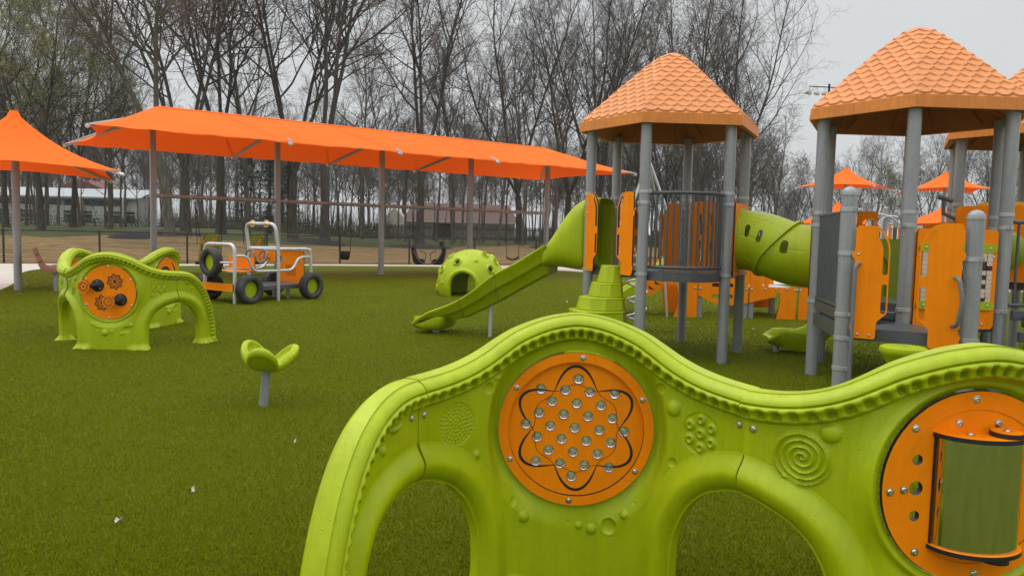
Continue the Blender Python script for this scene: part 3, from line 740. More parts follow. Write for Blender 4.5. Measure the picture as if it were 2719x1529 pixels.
# ------------------------------------------------------------------ play towers
HY = math.radians(-116.76)
def hx(i, R=1.0): a = HY+i*PI/3; return Vector((R*math.cos(a), R*math.sin(a), 0))
P_R = 0.0635
def post_mb(p, z0, z1, r=P_R, cap=False):
    b = MB()
    prof = [(r, z0), (r, z1)]
    if cap: prof += [(r*1.06, z1), (r*1.06, z1+0.012)]+[(r*1.05*math.cos(a), z1+0.012+r*1.05*math.sin(a)) for a in np.linspace(0.05, PI/2, 8)]
    b.lathe(prof, 28, (p[0], p[1], 0)); return b
def clamp_mb(p, z, out, r=P_R, h=0.042):
    """band round a post with two bolted ears"""
    b = MB(); R_ = r+0.006
    b.lathe([(r*0.98, z-h/2), (R_, z-h/2+0.003), (R_, z+h/2-0.003), (r*0.98, z+h/2)], 28, (p[0], p[1], 0))
    o = Vector(out).normalized(); t = Vector((-o.y, o.x, 0)); a = math.atan2(o.y, o.x)
    for s in (-1, 1): b.box((p[0]+o.x*(R_+0.006)+t.x*s*0.012, p[1]+o.y*(R_+0.006)+t.y*s*0.012, z), (0.024, 0.009, h*0.9), a)
    for s in (-1, 1): b.lathe([(0.007, 0), (0.006, 0.006), (0, 0.007)], 8, (p[0]+o.x*(R_+0.005)+t.x*s*0.018, p[1]+o.y*(R_+0.005)+t.y*s*0.018, z), 0, [[1,0,0],[0,1,0],[0,0,1]])
    return b
def roof_face_mesh(k, nrow=132, ncol=116):
    Rt, z1, H, eps = 1.149, 2.912, 1.050, 0.155
    a, b = hx(k, Rt), hx(k+1, Rt); mid = (a+b)/2; half = (b-a)/2; hw = half.length; ap = mid.length
    slope = math.hypot(ap, H); rho = np.linspace(0, 1, nrow+1)[:, None]; s = np.linspace(-1, 1, ncol+1)[None, :]
    X = rho*(mid.x+s*half.x); Y = rho*(mid.y+s*half.y); Z = z1+H*(math.sqrt(1+eps*eps)-np.sqrt(rho**2+eps**2))+0*s
    u = rho*s*hw; t = (1-rho)*slope+0*s
    p, w_, A = 0.0975, 0.160, 0.052
    h = np.zeros_like(u); done = np.zeros(u.shape, bool)
    for r in range(14, -1, -1):
        x = (((u/w_+0.5*(r % 2)+0.5) % 1.0)-0.5)*2
        te = r*p+0.012+A*np.abs(x)**2.3
        k_ = (~done) & (t >= te); done |= k_
        h = np.where(k_, 0.018*(1-0.70*np.clip((t-te)/p, 0, 1)), h)
    h *= sstep(0.03, 0.10, rho+0*s); h = np.where(t > 1.27, 0.006, h)
    n = np.array([mid.x/ap*H, mid.y/ap*H, ap])/slope
    nh = []
    for c_ in (a, b): q_ = np.array([c_.x/Rt*H, c_.y/Rt*H, Rt]); nh.append(q_/np.linalg.norm(q_))
    wh = sstep(0.88, 1.0, np.abs(s))+0*rho; NV = n[None, None]*(1-wh[..., None])+np.where(s[..., None] < 0, nh[0], nh[1])*wh[..., None]
    V = (np.stack([X, Y, Z+0*X], -1)+NV*h[..., None]).reshape(-1, 3)
    i, j = np.meshgrid(np.arange(nrow), np.arange(ncol), indexing='ij'); q = i*(ncol+1)+j
    F = np.stack([q, q+ncol+1, q+ncol+2, q+1], -1).reshape(-1, 4)
    return V, F
_roofV, _roofF = [], []; _n = 0
for k in range(6):
    V, F = roof_face_mesh(k); _roofV.append(V); _roofF.append(F+_n); _n += len(V)
ROOF = None
def add_roof(root):
    global ROOF
    if ROOF is None:
        o = link_mesh('roof', np.concatenate(_roofV), np.concatenate(_roofF), M['roof'], root, 38); ROOF = o.data
    else:
        o = bpy.data.objects.new('roof', ROOF); COL.objects.link(o); o.parent = root
    b = MB()
    for k in range(6):
        a, c = hx(k, 1.166), hx(k+1, 1.166); a2, c2_ = hx(k, 1.150), hx(k+1, 1.150); a3, c3_ = hx(k, 1.10), hx(k+1, 1.10)
        b.add([(*a.xy, 2.793), (*c.xy, 2.793), (*c2_.xy, 2.914), (*a2.xy, 2.914)], [(0, 1, 2, 3)])
        b.add([(*a.xy, 2.793), (*c.xy, 2.793), (*c3_.xy, 2.797), (*a3.xy, 2.797)], [(3, 2, 1, 0)])
    f = obj('fascia', b, M['fascia'], o, 20)
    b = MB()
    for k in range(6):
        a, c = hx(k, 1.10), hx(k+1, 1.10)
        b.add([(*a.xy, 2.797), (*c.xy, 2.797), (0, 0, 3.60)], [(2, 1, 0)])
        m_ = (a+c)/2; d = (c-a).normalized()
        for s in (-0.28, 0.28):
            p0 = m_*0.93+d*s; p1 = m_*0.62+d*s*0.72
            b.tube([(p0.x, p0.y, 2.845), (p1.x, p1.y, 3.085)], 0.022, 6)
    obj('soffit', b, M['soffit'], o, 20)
    return o
def hex_poly(R): return [(hx(i, R).x, hx(i, R).y) for i in range(6)]
def deck_mb(poly, z, th=0.085, lip=0.03):
    b = MB(); b.plate(poly, 0.006, (), ((0, 0, z-0.003), (1, 0, 0), (0, 1, 0), (0, 0, 1)))
    n = len(poly)
    for i in range(n):
        a = Vector((*poly[i], 0)); c = Vector((*poly[(i+1) % n], 0)); d = (c-a); m_ = (a+c)/2
        b.box((m_.x, m_.y, z-0.0075-th/2), (d.length-0.05, 0.04, th), math.atan2(d.y, d.x))
    return b
def path_slot(pts, r, n=5):
    P = np.asarray(pts, float); T = np.zeros_like(P); T[1:-1] = P[2:]-P[:-2]; T[0] = P[1]-P[0]; T[-1] = P[-1]-P[-2]
    T /= np.linalg.norm(T, axis=1)[:, None]; Nn = np.stack([-T[:, 1], T[:, 0]], 1)
    o = list(map(tuple, P+Nn*r)); a0 = math.atan2(Nn[-1][1], Nn[-1][0])
    o += [(P[-1][0]+r*math.cos(a0-PI*k/n), P[-1][1]+r*math.sin(a0-PI*k/n)) for k in range(1, n)]
    o += list(map(tuple, (P-Nn*r)[::-1])); a1 = math.atan2(-Nn[0][1], -Nn[0][0])
    o += [(P[0][0]+r*math.cos(a1-PI*k/n), P[0][1]+r*math.sin(a1-PI*k/n)) for k in range(1, n)]
    return o
def handhold_outline(W_, H_):
    c = [(W_*0.45+W_*0.55*math.sin(a), H_*0.78+H_*0.22*math.cos(a)) for a in np.linspace(PI/2, 0, 10)]
    o = [(0.0, 0.02), (0.02, 0.0), (0.66*W_, 0.0), (0.70*W_, 0.02), (0.70*W_, 0.13*H_), (0.73*W_, 0.16*H_), (0.97*W_, 0.225*H_), (W_, 0.25*H_)]+c+[(0.02, H_), (0.0, H_-0.02), (0.0, 0.78*H_), (-0.022, 0.77*H_), (-0.022, 0.72*H_), (0.0, 0.71*H_), (0.0, 0.12*H_), (-0.02, 0.11*H_)]
    return o
def handhold(name, root, post, d, z, W_=0.29, H_=0.96, gap=0.075, off=0.0, bolts=True):
    """board with two hand slots, fixed to a post and reaching along d"""
    d = Vector(d).normalized(); n = Vector((d.y, -d.x, 0))
    o = Vector((post[0], post[1], z))+d*gap+n*off
    up = smoothpath([(0.88*W_, 0.59*H_), (0.88*W_, 0.75*H_), (0.85*W_, 0.83*H_), (0.70*W_, 0.93*H_)], 5)
    lo = [(0.88*W_, 0.25*H_), (0.88*W_, 0.47*H_)]
    b = MB(); b.plate(handhold_outline(W_, H_), 0.019, [path_slot(up, 0.075*W_)[::-1], path_slot(lo, 0.075*W_)[::-1]], (o, d, (0, 0, 1), n), 0, 1)
    p = obj(name, b, [M['orange'], M['black']], root, 25)
    if bolts:
        for w_, h in ((0.18*W_, 0.035), (0.52*W_, 0.035), (0.10*W_, 0.745*H_)):
            q = o+d*w_+Vector((0, 0, h))+n*0.0105
            add_bolts(p, [(tuple(q), tuple(n))], r=0.0085)
    return p
def picket_rail(root, a, c, z0, z1, n, bow=0.0, r=0.0135, rr=0.021, name='railing'):
    """dark barrier: bottom and top rail with upright bars, optionally bowed outwards"""
    a, c = Vector(a), Vector(c); m_ = (a+c)/2; d = (c-a).normalized(); L_ = (c-a).length; o = Vector((d.y, -d.x, 0))
    if bow:
        h = L_/2; Rb = (h*h+bow*bow)/(2*bow); ha = math.asin(min(1, h/Rb)); cen = m_-o*(Rb-bow)
        f = lambda s: cen+d*(Rb*math.sin(s*ha))+o*(Rb*math.cos(s*ha))
    else: f = lambda s: m_+d*(s*L_/2)
    S = np.linspace(-1, 1, 25); b = MB()
    b.tube([(*f(s).xy, z1) for s in S], rr, 12); rl = obj(name, b, M['rail'], root, 50)
    b = MB(); b.tube([(*f(s).xy, z0) for s in S], rr, 12); obj('bottom_rail', b, M['rail'], rl, 50)
    for k in range(n):
        s = -1+2*(k+0.6)/(n+0.2); p = f(s); q = MB(); q.tube([(*p.xy, z0), (*p.xy, z1)], r, 10); obj('bar', q, M['rail'], rl, 60)
    return rl, f
def tower_base(name, label, c, deck_z, group='hexagonal play towers'):
    root = thing(name, label, 'play tower', (c[0], c[1], 0), 0, group)
    for i in range(6):
        p = hx(i); q = obj('post', post_mb(p, 0, 2.86), M['post'], root, 50)
        for z in (deck_z-0.035, deck_z+0.80, deck_z+0.93):
            obj('clamp', clamp_mb(p, z, (hx(i+1)-hx(i))*(1 if z > deck_z+0.85 else -1)+hx(i)*0.5), M['clamp'], q, 40)
    add_roof(root)
    return root
# --- first tower: balcony in front, tunnel on the right, slide on the left
T1 = Vector((1.973, 9.750, 0)); DZ = 1.085
t1 = tower_base('play_tower', 'play tower with a bowed dark balcony railing and the closed slide', T1, DZ)
obj('deck', deck_mb(hex_poly(0.955), DZ), M['deck'], t1, 20)
rl, f = picket_rail(t1, hx(0)+(hx(1)-hx(0))*0.07, hx(1)+(hx(0)-hx(1))*0.07, DZ+0.055, DZ+0.915, 15, 0.27)
b = MB(); S = np.linspace(-1, 1, 21); pl = [(f(s).x, f(s).y) for s in S]+[(hx(1, 0.93).x, hx(1, 0.93).y), (hx(0, 0.93).x, hx(0, 0.93).y)]
b.plate(pl, 0.006, (), ((0, 0, DZ-0.009), (1, 0, 0), (0, 1, 0), (0, 0, 1)))
P = [(f(s).x, f(s).y) for s in S]
for p, q in zip(P[:-1], P[1:]):
    b.box(((p[0]+q[0])/2, (p[1]+q[1])/2, DZ-0.06), (math.dist(p, q)+0.004, 0.02, 0.095), math.atan2(q[1]-p[1], q[0]-p[0]))
obj('balcony_deck', b, M['deck'], t1, 30)
for s in (-0.62, 0.1, 0.8):
    b = MB(); p = f(s); n_ = (f(s+0.01)-f(s-0.01)).normalized(); b.box((p.x+n_.y*0.012, p.y-n_.x*0.012, DZ-0.02), (0.055, 0.008, 0.16), math.atan2(n_.y, n_.x)); obj('balcony_bracket', b, M['rail'], t1, 20)
# hand hold boards either side of the climber opening
d = (hx(0)-hx(5)).normalized()
handhold('hand_hold_board', t1, hx(5), d, DZ-0.04, 0.235, 0.97, 0.03, 0.075)
handhold('hand_hold_board', t1, hx(0), -d, DZ-0.06, 0.285, 0.99, 0.085, -0.075)
# far side boards seen between the bars
d = (hx(3)-hx(4)).normalized()
handhold('hand_hold_board', t1, hx(3), -d, DZ-0.02, 0.30, 0.90, 0.08, -0.02)
handhold('hand_hold_board', t1, hx(4), d, DZ-0.02, 0.24, 0.90, 0.08, 0.02)
d = (hx(2)-hx(3)).normalized(); n_ = Vector((d.y, -d.x, 0))
out_ = rrect(0.09, 0.0, 0.91, 0.89, 0.03)
hol = []
for x, y0, y1 in ((0.30, 0.10, 0.34), (0.30, 0.45, 0.70), (0.50, 0.06, 0.34), (0.50, 0.42, 0.74), (0.70, 0.10, 0.34), (0.70, 0.45, 0.70)):
    yy = np.linspace(y0, y1, 9); hol.append(path_slot(np.stack([x+0.010*np.sin((yy-y0)*22), yy], 1), 0.020)[::-1])
b = MB(); b.plate(out_, 0.019, hol, (hx(3)+Vector((0, 0, DZ+0.01)), d, (0, 0, 1), n_), 0, 1)
obj('slotted_board', b, [M['orange'], M['black']], t1, 25)
# board that carries the tunnel
TC1 = (hx(1)+hx(2))/2; TN = TC1.normalized(); d = (hx(2)-hx(1)).normalized()
b = MB(); b.plate(rrect(0.06, 0, 0.94, 0.88, 0.03), 0.019, [circle(0.5, 0.44, 0.375, 40)[::-1]], (hx(1)+Vector((0, 0, DZ-0.05))+TN*0.07, d, (0, 0, 1), TN), 0, 1)
pb = obj('tunnel_board', b, [M['orange'], M['black']], t1, 25)
for x in (0.13, 0.30, 0.47, 0.64, 0.81, 0.90):
    q = hx(1)+d*x+Vector((0, 0, DZ-0.022))+TN*0.0815; add_bolts(pb, [(tuple(q), tuple(TN))], r=0.009)

# --- second tower, with a low triangular landing in front
T2 = Vector((4.352, 8.362, 0)); D2 = 0.70
t2 = tower_base('play_tower', 'play tower at right with an abacus board and two short domed posts in front', T2, D2+0.16)
obj('deck', deck_mb(hex_poly(0.955), D2), M['deck'], t2, 20)
s1 = Vector((3.066-T2.x, 6.925-T2.y, 0)); s2 = Vector((3.962-T2.x, 6.478-T2.y, 0))
for p, zt, zz in ((s1, 1.905, (0.32, 0.60, 0.82, 1.38, 1.78)), (s2, 1.70, (0.66, 1.36))):
    q = obj('short_post', post_mb(p, 0, zt, 0.0695, True), M['post'], t2, 50)
    for z in zz: obj('clamp', clamp_mb(p, z, (0.4, -1, 0), 0.0695), M['clamp'], q, 40)
tri = [((hx(0)*0.96).x, (hx(0)*0.96).y), ((s1+(hx(0)-s1)*0.02).x, (s1+(hx(0)-s1)*0.02).y), ((s2+(hx(0)-s2)*0.02).x, (s2+(hx(0)-s2)*0.02).y)]
obj('landing_deck', deck_mb(tri, D2-0.004, 0.10), M['deck'], t2, 20)
up_ = [(hx(0, 0.94).x, hx(0, 0.94).y), (-0.08, 0.06), (hx(4, 0.93).x, hx(4, 0.93).y), (hx(5, 0.94).x, hx(5, 0.94).y)]
obj('raised_deck', deck_mb(up_, D2+0.175, 0.075), M['deck'], t2, 20)
b = MB(); m_ = (hx(0)+hx(5))/2*0.93; dd = hx(5)-hx(0); b.box((m_.x-0.02, m_.y-0.03, D2+0.045), (0.80, 0.03, 0.085), math.atan2(dd.y, dd.x)); obj('step_riser', b, M['rail'], t2, 20, 0.012)
d = (s2-s1).normalized()
h1 = handhold('hand_hold_board', t2, s1, d, D2-0.085, 0.285, 1.02, 0.075, 0.065)
h2 = handhold('hand_hold_board', t2, s2, -d, D2-0.125, 0.325, 1.09, 0.085, -0.065)
n_ = Vector((d.y, -d.x, 0))
b = MB(); o = s2-d*0.135+n_*0.095
b.tube(fillet([tuple(o+Vector((0, 0, 0.78))), tuple(o+n_*0.06+d*0.03+Vector((0, 0, 0.79))), tuple(o+n_*0.09+d*0.065+Vector((0, 0, 1.0))), tuple(o+n_*0.06+d*0.03+Vector((0, 0, 1.19))), tuple(o+Vector((0, 0, 1.20)))], 0.09), 0.019, 12)
obj('grab_handle', b, M['grip'], t2, 60)
b = MB(); o = s1+d*0.085+n_*0.045
b.tube(fillet([tuple(o+d*0.05+Vector((0, 0, 1.30))), tuple(o+n_*0.07+Vector((0, 0, 1.28))), tuple(o+n_*0.08+Vector((0, 0, 0.0)))], 0.06), 0.017, 12)
obj('grab_rail', b, M['grip'], t2, 60)
# dark ribbed barrier between the tower and the landing post
a = hx(5)+(s1-hx(5))*0.075; c = s1+(hx(5)-s1)*0.085
rl, f = picket_rail(t2, a, c, D2+0.17, D2+1.06, 17, 0, 0.0155, 0.019, 'ribbed_barrier')
b = MB(); m_ = (a+c)/2; dd = c-a; b.box((m_.x, m_.y, D2+0.10), (dd.length, 0.04, 0.10), math.atan2(dd.y, dd.x)); b.box((m_.x, m_.y, D2-0.06), (dd.length, 0.05, 0.13), math.atan2(dd.y, dd.x))
obj('barrier_beam', b, M['rail'], t2, 20)
# abacus board between the two front posts
d = (hx(1)-hx(0)).normalized(); n_ = Vector((d.y, -d.x, 0)); o = hx(0)+Vector((0, 0, D2-0.055))+n_*0.02
b = MB(); b.plate(rrect(0.085, 0.0, 0.915, 0.99, 0.045), 0.019, [rrect(0.135, 0.24, 0.865, 0.80, 0.01)[::-1]], (o, d, (0, 0, 1), n_), 0, 1)
ab = obj('abacus_board', b, [M['orange'], M['black']], t2, 25)
for z in (0.235, 0.805):
    b = MB(); b.plate(path_slot([(0.145, z), (0.855, z)], 0.042), 0.022, (), (o+n_*0.020, d, (0, 0, 1), n_)); obj('abacus_bar', b, M['lime'], ab, 25)
    for x in (0.17, 0.83): add_bolts(ab, [(tuple(o+d*x+Vector((0, 0, z))+n_*0.032), tuple(n_))], r=0.010)
random.seed(4)
cols = [0.168+0.0604*k for k in range(12)]
pat = {7: 'ttbtbtttttbtb', 8: 'btbbtttbtttbt', 9: 'tbtbtbttttttt', 10: 'tbtbbbtttbbbb'}
for ci, x in enumerate(cols):
    tl = MB(); nt_ = 11
    for k in range(nt_):
        z = 0.745-0.0455*k
        dark = (ci >= 7 and random.random() < 0.45) or (ci in (4, 5, 6) and random.random() < 0.25)
        p = o+d*x+Vector((0, 0, z)); tl.box((p.x, p.y, p.z), (0.053, 0.050, 0.043), math.atan2(d.y, d.x)+random.choice((0, 0.05, -0.05)), 1 if dark else 0)
    obj('abacus_column', tl, [M['tan'], M['brown']], ab, 20)
add_bolts(ab, [(tuple(o+d*x+Vector((0, 0, z))+n_*0.011), tuple(n_)) for x, z in ((0.12, 0.72), (0.88, 0.72), (0.80, 0.05), (0.20, 0.05))], r=0.0095)
# far boards
d = (hx(3)-hx(2)).normalized(); n_ = Vector((d.y, -d.x, 0))
arch = [(0.08, 0), (0.92, 0), (0.92, 0.80)]+[(0.5+0.42*math.cos(a), 0.80+0.24*math.sin(a)) for a in np.linspace(0, PI, 15)][1:-1]+[(0.08, 0.80)]
b = MB(); b.plate(arch, 0.019, (), (hx(2)+Vector((0, 0, D2)), d, (0, 0, 1), n_), 0, 1); obj('arched_board', b, [M['orange'], M['black']], t2, 25)
d = (hx(4)-hx(3)).normalized(); n_ = Vector((d.y, -d.x, 0))
arch = rrect(0.07, -0.02, 0.93, 0.80, 0.06); ho = [(0.22, 0.0), (0.22, 0.45)]+[(0.5+0.28*math.cos(a), 0.45+0.2*math.sin(a)) for a in np.linspace(PI, 0, 12)][1:-1]+[(0.78, 0.45), (0.78, 0.0)]
b = MB(); b.plate(arch, 0.05, [], (hx(3)+Vector((0, 0, D2+0.03)), d, (0, 0, 1), n_)); b.plate(arch[:12]+arch[12:], 0.03, [ho], (hx(3)+Vector((0, 0, D2+0.03))-n_*0.045, d, (0, 0, 1), n_))
obj('slide_entry', b, M['lime_dull'], t2, 25)
b = MB(); o = hx(3)+(hx(4)-hx(3))*0.46; b.plate(rrect(-0.13, 0.76, 0.12, 1.22, 0.01), 0.019, [circle(0, 1.06, 0.066, 24)[::-1]], (o+Vector((0, 0, D2-0.06))+n_*0.05, d, (0, 0, 1), n_), 0, 1)
bw = obj('bubble_board', b, [M['orange'], M['black']], t2, 25)
q = MB(); q.lathe([(0.066*math.cos(a), 0.055*math.sin(a)) for a in np.linspace(0, PI/2, 10)], 24, (0, 0, 0)); 
bb = obj('bubble_window', q, M['clear'], bw, 60); bb.location = o+Vector((0, 0, D2+1.0))-n_*0.03; bb.rotation_euler = Vector((-n_.x, -n_.y, 0)).to_track_quat('Z', 'Y').to_euler()
# tunnel end board
TC2 = (hx(4)+hx(5))/2; TN2 = TC2.normalized(); d = (hx(5)-hx(4)).normalized()
b = MB(); b.plate(rrect(0.06, 0, 0.94, 0.86, 0.03), 0.019, [circle(0.5, 0.43, 0.375, 40)[::-1]], (hx(4)+Vector((0, 0, D2+0.17))+TN2*0.07, d, (0, 0, 1), TN2), 0, 1)
obj('tunnel_board', b, [M['orange'], M['black']], t2, 25)
# steps and ramp down to the right of the landing
for k, (x, y, z, sx, sy, rz) in enumerate(((5.35, 7.25, 0.80, 0.62, 0.34, 0.05), (5.25, 7.0, 0.545, 0.70, 0.34, 0.05), (5.05, 6.75, 0.36, 0.80, 0.30, 0.03))):
    b = MB(); b.box((x-T2.x, y-T2.y, z-0.06), (sx, sy, 0.12), rz); obj('step', b, M['rail'], t2, 20, 0.02)
for z, y in ((0.80, 7.42), (0.60, 7.30)):
    b = MB(); b.box((5.42-T2.x, y-T2.y, z), (0.95, 0.05, 0.10), 0.02); obj('step_beam', b, M['deck'], t2, 20, 0.006)
b = MB()
for k in range(12): b.box((4.62-T2.x+k*0.0, 6.95-0.065*k-T2.y, 0.415-0.004*k), (1.15, 0.042, 0.02), -0.12)
b.box((4.62-T2.x, 6.6-T2.y, 0.36), (1.2, 0.82, 0.03), -0.12)
obj('grated_ramp', b, M['deck'], t2, 20)
rl, f = picket_rail(t2, hx(1)+Vector((0.07, 0.0, 0)), hx(1)+Vector((1.0, 0.10, 0)), D2+0.19, D2+1.02, 8, 0, 0.014, 0.02)

# --- third tower further back on the right
T3 = Vector((6.60, 9.62, 0))
t3 = tower_base('play_tower', 'farthest play tower, cut off by the right edge of the photo', T3, 1.05)
obj('deck', deck_mb(hex_poly(0.955), 1.05), M['deck'], t3, 20)
d = (hx(0)-hx(5)).normalized(); n_ = Vector((d.y, -d.x, 0))
b = MB(); b.plate(rrect(0.02, 0.0, 0.95, 0.90, 0.06), 0.019, [circle(0.62, 0.36, 0.22, 30)[::-1]], (hx(5)+Vector((0, 0, 1.06))+n_*0.07, d, (0, 0, 1), n_), 0, 1)
ob = obj('round_window_board', b, [M['orange'], M['black']], t3, 25)
q = hx(5)+d*0.62+Vector((0, 0, 1.42))+n_*0.05; bq = MB(); bq.lathe([(0.25*math.cos(a), 0.10*math.sin(a)) for a in np.linspace(0, PI/2, 9)], 30, (0, 0, 0))
bb = obj('bubble_window', bq, M['lime_dull'], ob, 60); bb.location = q; bb.rotation_euler = n_.to_track_quat('Z', 'Y').to_euler()
b = MB(); b.tube([(hx(5).x-0.36, hx(5).y-0.17, 2.075), (hx(5).x-0.17, hx(5).y-0.18, 2.02)], 0.032, 14); b.tube([(hx(5).x-0.27, hx(5).y-0.17, 2.03), (hx(5).x-0.27, hx(5).y-0.17, 1.86), (hx(5).x, hx(5).y, 1.80)], 0.024, 10)
obj('telescope', b, M['grip'], t3, 50)
b = MB(); b.plate([(0.2, 0)]+[(0.2+0.6*(1-math.cos(a))/2, 0.055*math.sin(a)**0.6) for a in np.linspace(0, PI, 14)][1:-1]+[(0.8, 0)], 0.30, (), (hx(5)+Vector((0, 0, 1.96))-n_*0.2, d, (0, 0, 1), n_)); obj('canopy_trim', b, M['yellow'], t3, 40)

# ------------------------------------------------------------------ tunnel between the towers
A0 = T1+TC1+TN*0.08+Vector((0, 0, DZ+0.39)); B0 = T2+TC2+TN2*0.08+Vector((0, 0, D2+0.60))
def bez(t):
    L_ = (B0-A0).length*0.45; P = [A0, A0+TN*L_, B0+TN2*L_, B0]
    return P[0]*(1-t)**3+P[1]*3*t*(1-t)**2+P[2]*3*t*t*(1-t)+P[3]*t**3
tr = thing('crawl_tunnel', 'lime green crawl tunnel with oval windows joining the two nearer towers', 'crawl tunnel', tuple(A0))
ts = np.linspace(0, 1, 61); CP = np.array([tuple(bez(t)) for t in ts]); CT = np.gradient(CP, axis=0); CT /= np.linalg.norm(CT, axis=1)[:, None]
ln = np.concatenate([[0], np.cumsum(np.linalg.norm(np.diff(CP, axis=0), axis=1))]); LT = ln[-1]
TRr = 0.365
def tun_map(s, a, r):
    """s along the tube, a round it from straight up towards the camera side"""
    c = np.stack([np.interp(s, ln, CP[:, k]) for k in range(3)], -1); t = np.stack([np.interp(s, ln, CT[:, k]) for k in range(3)], -1)
    side = np.stack([t[..., 1], -t[..., 0], 0*t[..., 0]], -1); side /= np.linalg.norm(side, axis=-1)[..., None]
    upv = np.cross(side, t)
    return c+r[..., None]*(np.cos(a)[..., None]*upv+np.sin(a)[..., None]*side)
wins = [(0.14*LT+0.03, 1.22), (0.40*LT, 1.25), (0.735*LT, 1.33)]
def tf(s, b):                                            # b is arc length round the tube
    d = np.full(s.shape, -1.0)
    for k in (1, -1):
        for ws, wa in wins:
            y = b-k*wa*TRr; q = np.hypot(s-ws-0.10*y, np.maximum(np.abs(y)-0.043, 0)); d = np.maximum(d, 0.036-q)
    return d
us = np.linspace(0.0, LT, 90); vs = np.linspace(-PI*TRr, PI*TRr, 190)
u, v, Q, edge = sdf_mesh(us, vs, tf)
g = np.zeros_like(u)
for k in range(9):                                       # moulded lines along the tube, broken at the flange
    a0 = (k+0.5)*2*PI/9-PI; y = (v/TRr-a0+PI) % (2*PI)-PI
    for s0, s1_ in ((0.06, 0.50), (0.60, 0.95)):
        g -= 0.007*np.exp(-(y*TRr/0.007)**2)*sstep(s0*LT-0.01, s0*LT+0.02, u)*(1-sstep(s1_*LT-0.03, s1_*LT, u))
V_ = tun_map(u, v/TRr, TRr+0.012*np.cos(u/LT*2*PI)*0+g); Vi = tun_map(u, v/TRr, np.full(u.shape, TRr-0.010))
V, F = two_sided(V_, Vi, Q, True)
link_mesh('tube', V-np.array(A0), F, M['lime'], tr, 45)
b = MB()
for s, tilt, r, wd in ((0.004, 0, 0.395, 0.012), (LT-0.004, 0, 0.385, 0.012), (0.56*LT, 0.40, 0.395, 0.02)):
    ang = np.linspace(0, 2*PI, 65)[:-1]; V = []
    for dr, dw in ((-0.045, -wd), (0, -wd), (0, wd), (-0.045, wd)):
        ss = np.clip(s+dw+tilt*np.cos(ang)*0.36, -0.02, LT+0.02); V.append(tun_map(ss, ang, np.full(64, r+dr)))
    F = [(k*64+i, k*64+(i+1) % 64, ((k+1) % 4)*64+(i+1) % 64, ((k+1) % 4)*64+i) for k in range(4) for i in range(64)]
    b.add(np.concatenate(V)-np.array(A0), F)
fl = obj('flange', b, M['lime'], tr, 40)
for k in range(14):
    a = 2*PI*k/14; s = 0.56*LT-0.022+0.40*math.cos(a)*0.36; p = tun_map(np.array(s), np.array(a), np.array(0.383)); t = np.array(bez(s/LT+0.01)-bez(s/LT))
    add_bolts(fl, [(tuple(p-np.array(A0)), tuple(-t))], r=0.009)
    p = tun_map(np.array(0.015), np.array(a), np.array(0.383)); add_bolts(fl, [(tuple(p-np.array(A0)), tuple(TN))], r=0.008)
# ------------------------------------------------------------------ ground, turf, path, fence
def tx(px, d): return (px-1359.5)/1998*d
FENCE = [(-60, 14), (-30, 22.5), (-17.3, 27.6), (-7.7, 32.6), (1.4, 35.9), (12, 37.5), (30, 39), (70, 41), (170, 46)]
_fx = np.array([p[0] for p in FENCE]); _fy = np.array([p[1] for p in FENCE])
def terr(x, y):
    x = np.asarray(x, float); y = np.asarray(y, float)
    s = (y-np.interp(x, _fx, _fy))*0.92
    k = 1-sstep(-0.42, -0.12, x/np.maximum(np.abs(y), 1))
    left = 0.92*sstep(0.5, 17, s)+0.30*sstep(17, 60, s); right = 0.45*sstep(1, 34, s)
    return np.where(s > 0, left*k+right*(1-k)+0.03*np.sin(x*0.31)*np.sin(y*0.23)*sstep(2, 8, s), 0.0)
def surf_mat(name, cols, scales, rough=0.95, bump=0.5, bscale=30, stretch=None):
    """ground cover: three shades mixed by noise of two sizes"""
    m = bpy.data.materials.new(name); m.use_nodes = True; nt = m.node_tree; b = nt.nodes['Principled BSDF']; N = nt.nodes.new; L = nt.links.new
    b.inputs['Roughness'].default_value = rough; b.inputs['Specular IOR Level'].default_value = 0.15
    tc = N('ShaderNodeTexCoord'); vec = tc.outputs['Object']
    if stretch: mp = N('ShaderNodeMapping'); mp.inputs['Scale'].default_value = stretch; L(vec, mp.inputs['Vector']); vec = mp.outputs[0]
    fac = []
    for s in scales:
        n = N('ShaderNodeTexNoise'); n.inputs['Scale'].default_value = s; n.inputs['Detail'].default_value = 6; L(vec, n.inputs['Vector']); fac.append(n)
    r = N('ShaderNodeValToRGB'); r.color_ramp.elements[0].position = 0.34; r.color_ramp.elements[1].position = 0.66
    r.color_ramp.elements[0].color = (*cols[0], 1); r.color_ramp.elements[1].color = (*cols[1], 1); L(fac[0].outputs['Fac'], r.inputs[0])
    mx = N('ShaderNodeMix'); mx.data_type = 'RGBA'; L(r.outputs[0], mx.inputs['A']); mx.inputs['B'].default_value = (*cols[2], 1)
    mr = N('ShaderNodeMapRange'); mr.inputs['From Min'].default_value = 0.45; mr.inputs['From Max'].default_value = 0.70; mr.inputs['To Max'].default_value = 0.8
    L(fac[1].outputs['Fac'], mr.inputs['Value']); L(mr.outputs[0], mx.inputs['Factor']); L(mx.outputs['Result'], b.inputs['Base Color'])
    n2 = N('ShaderNodeTexNoise'); n2.inputs['Scale'].default_value = bscale; n2.inputs['Detail'].default_value = 4; L(vec, n2.inputs['Vector'])
    bp = N('ShaderNodeBump'); bp.inputs['Strength'].default_value = bump; bp.inputs['Distance'].default_value = 0.05
    L(n2.outputs['Fac'], bp.inputs['Height']); L(bp.outputs[0], b.inputs['Normal'])
    return m
M['lawn'] = surf_mat('lawn', ((0.055, 0.075, 0.022), (0.085, 0.105, 0.032), (0.10, 0.085, 0.045)), (0.5, 0.12), bump=0.6, bscale=9)
